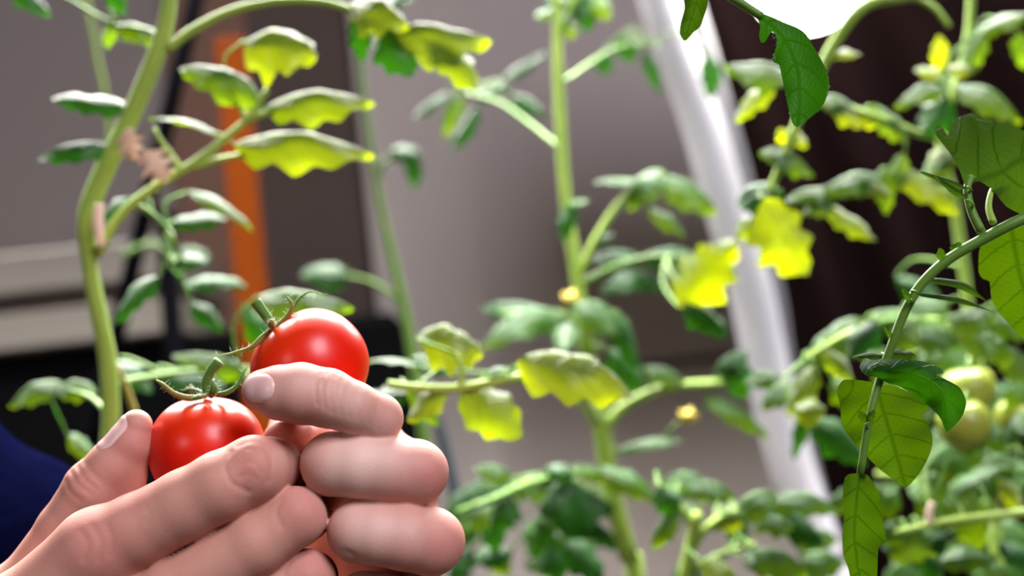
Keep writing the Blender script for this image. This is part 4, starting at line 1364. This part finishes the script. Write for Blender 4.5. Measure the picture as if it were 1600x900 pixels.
fa = body.data.attributes.new('flush_shade', 'FLOAT', 'POINT')
fa.data.foreach_set('value', flush_shade.astype(np.float32))
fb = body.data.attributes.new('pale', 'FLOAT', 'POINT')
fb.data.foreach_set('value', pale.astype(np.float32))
body['label'] = 'bare hands clasped one over the other'


def nail(c, ax, nrm, length, width, name='fingernail'):
    """nail plate laid on the finger: c centre px+z, ax direction (cam mm, towards tip), nrm outward"""
    ax = np.array(ax, float)
    ax /= np.linalg.norm(ax)
    nrm = np.array(nrm, float)
    nrm -= ax * nrm.dot(ax)
    nrm /= np.linalg.norm(nrm)
    sd_ = np.cross(ax, nrm)
    c = C(*c).astype(float)
    NR, NA = 7, 32
    pts = []
    for r in range(NR + 1):
        for k in range(NA):
            t = 2 * math.pi * k / NA
            ex = 0.85
            u = math.copysign(abs(math.cos(t)) ** ex, math.cos(t)) * r / NR
            v = math.copysign(abs(math.sin(t)) ** ex, math.sin(t)) * r / NR
            pts.append(c + ax * u * length / 2 + sd_ * v * width / 2 + nrm * 9)
    pts = np.array(pts)
    start = pts.copy()
    for _ in range(40):
        pts = pts - nrm * (body_sdf(pts.astype(np.float32)) * 0.8)[:, None]
    far = ((start - pts) @ nrm) > 14.0
    pts[far] = start[far] - nrm * 13.0
    V = []
    for i, p in enumerate(pts):
        r = i // NA
        lift = 0.38 if r < NR - 1 else (0.30 if r == NR - 1 else -0.25)
        V.append(CW(p + nrm * lift))
    Fc = []
    for r in range(NR):
        for k in range(NA):
            k2 = (k + 1) % NA
            Fc.append((r * NA + k, (r + 1) * NA + k, (r + 1) * NA + k2, r * NA + k2))
    o = mesh(name, V, Fc, M['nail'], person)
    return o


nail((413, 606, 0), (-1, 0.02, 0.12), (-0.06, -0.06, -1), 10.2, 8.2)
nail((190, 682, 15), (0.52, -0.84, 0.0), (-0.80, -0.42, -0.55), 12.0, 8.5)

# navy sleeves
def sleeve(name, js, seed):
    rnd = random.Random(seed)
    pts = [CW(C(*j[:3])) for j in js]
    V, Fc = [], []
    n, sides = 70, 40
    Cc = spline(pts, n)
    rr = np.interp(np.linspace(0, 1, n), np.linspace(0, 1, len(js)), [j[3] / 1000 for j in js])
    T = np.gradient(Cc, axis=0)
    T /= np.linalg.norm(T, axis=1)[:, None]
    u = np.cross(T[0], [0.2, 0.3, 0.9])
    for i in range(n):
        u = u - T[i] * T[i].dot(u)
        u /= np.linalg.norm(u)
        v = np.cross(T[i], u)
        for k in range(sides):
            a = 2 * math.pi * k / sides
            cuff = 1.0 if i > 6 else 0.90
            f = 1 + (0.045 * math.sin(i * 0.55 + 2 * math.sin(a + seed)) * min(1, i / 10)) + 0.03 * math.sin(2 * a + i * 0.13)
            V.append(Cc[i] + rr[i] * cuff * f * (math.cos(a) * u + math.sin(a) * v))
    # turned-in cuff
    for k in range(sides):
        V.append(Vector(Cc[0]).lerp(Vector(V[k]), 0.86))
    base = n * sides
    for k in range(sides):
        V.append(Vector(Cc[3]).lerp(Vector(V[3 * sides + k]), 0.84))
    for i in range(n - 1):
        for k in range(sides):
            k2 = (k + 1) % sides
            Fc.append((i * sides + k, i * sides + k2, (i + 1) * sides + k2, (i + 1) * sides + k))
    for k in range(sides):
        k2 = (k + 1) % sides
        Fc.append((base + k, base + k2, k2, k))
        Fc.append((base + sides + k, base + sides + k2, base + k2, base + k))
    Fc.append(tuple((n - 1) * sides + k for k in range(sides)))
    o = mesh(name, V, Fc, M['navy'], person)
    o['label'] = 'navy blue sleeve'
    return o


sleeve('sleeve', [(-215, 1165, 14, 27), (-420, 1300, 25, 36), (-800, 1480, 60, 46), (-1300, 1600, 110, 56)], 2)
sleeve('sleeve', [(345, 1075, 118, 25), (130, 955, 112, 35), (-120, 815, 125, 42), (-420, 640, 150, 50), (-800, 500, 190, 58)], 5)

# ------------------------------------------------------------------ the two ripe tomatoes in the hands
RIGHT_ = (CAMM.to_3x3() @ Vector((1, 0, 0)))
UPC = (CAMM.to_3x3() @ Vector((0, 1, 0)))


def held_tomato(label, px, py, z, rpx, axis_cam, stem_pts, sepals, seed):
    c = CW(C(px, py, z))
    d = 0.375 + z / 1000
    ax = (RIGHT_ * axis_cam[0] + UPC * axis_cam[1] + TOCAM * axis_cam[2]).normalized()
    t = thing('cherry_tomato', label, 'tomato', c - ax * (rpx * d / FPX * 0.93), 'ripe tomatoes in the hands')
    fruit('fruit', c, rpx * d / FPX, ax, 'tomato', t, flat=0.93, dent=0.05, nu=64, nv=48)
    st = tube('fruit_stalk', [P(x, y, d + dz / 1000) for x, y, dz in stem_pts], [8.5 * d / FPX, 7 * d / FPX, 8 * d / FPX, 9 * d / FPX], M['calyx'], t, sides=12, n=16)
    st_c = [P(x, y, d + dz / 1000) for x, y, dz in stem_pts]
    segs = [(spline(st_c, 12), 7 * d / FPX)]
    for pts, r0, r1, mt in sepals:
        w_ = [P(x, y, d + dz / 1000) for x, y, dz in pts]
        # slender folded blade: flattened tube
        V, Fc = tube_geo(w_, [r0 * .6 * d / FPX, r0 * .8 * d / FPX, (r0 + r1) / 2 * .75 * d / FPX, r1 * .7 * d / FPX, r1 * .35 * d / FPX], sides=8, n=22)
        mesh('sepal', V, Fc, M[mt], t)
        segs.append((spline(w_, 14), r0 * .8 * d / FPX))
    hairs('stalk_hairs', t, segs, 22, 0.0016, 0.00005, M['hair'], seed)
    return t


held_tomato('ripe red cherry tomato at the left, between thumb and index finger', 323, 702, 23, 90, (0.03, 1.0, 0.10),
            [(326, 618, -1), (322, 600, -1), (330, 580, -1), (343, 564, -1)],
            [([(322, 618, -3), (296, 622, -6), (272, 615, -7), (256, 602, -7), (244, 594, -6)], 7, 5, 'calyxb'),
             ([(330, 616, -3), (352, 614, -4), (368, 604, -4), (378, 588, -3), (387, 573, -2)], 5, 3, 'calyx'),
             ([(330, 618, -6), (334, 608, -9), (333, 598, -9), (334, 592, -8)], 9, 4, 'calyx'),
             ([(320, 616, 2), (300, 608, 6), (286, 610, 8)], 5, 3, 'calyx'),
             ([(318, 618, -6), (308, 620, -10), (298, 624, -11)], 5, 3, 'calyx')], 3)
held_tomato('ripe red cherry tomato at the top, above the bent index finger', 484, 573, 20, 93, (-0.58, 0.70, 0.12),
            [(430, 513, -2), (422, 502, -2), (410, 486, -2), (399, 471, -2)],
            [([(430, 510, -4), (444, 500, -4), (454, 486, -4), (456, 474, -4), (448, 463, -4)], 6, 4, 'calyxb'),
             ([(445, 500, -1), (458, 482, -1), (468, 466, -1), (484, 456, -1), (507, 462, -1)], 4, 2, 'calyx'),
             ([(426, 514, -4), (410, 528, -6), (392, 543, -7), (368, 550, -6), (336, 557, -5)], 7, 2.5, 'calyxb'),
             ([(426, 512, -6), (424, 505, -10), (424, 498, -10)], 7, 5, 'calyxb'),
             ([(422, 518, 0), (406, 536, 3), (384, 548, 5), (360, 553, 6)], 4, 2, 'calyx')], 4)
# hairs on the edge of the sharp hanging leaf
hairs('edge_hairs', f0, [([P(x, y, DF) for x, y in ((1207, 52), (1213, 66), (1208, 90), (1218, 102), (1224, 130), (1232, 170), (1240, 194), (1266, 183), (1286, 166), (1295, 138), (1290, 105), (1272, 74))], 0.0001)], 90, 0.0006, 0.00004, M['hair'], 9)
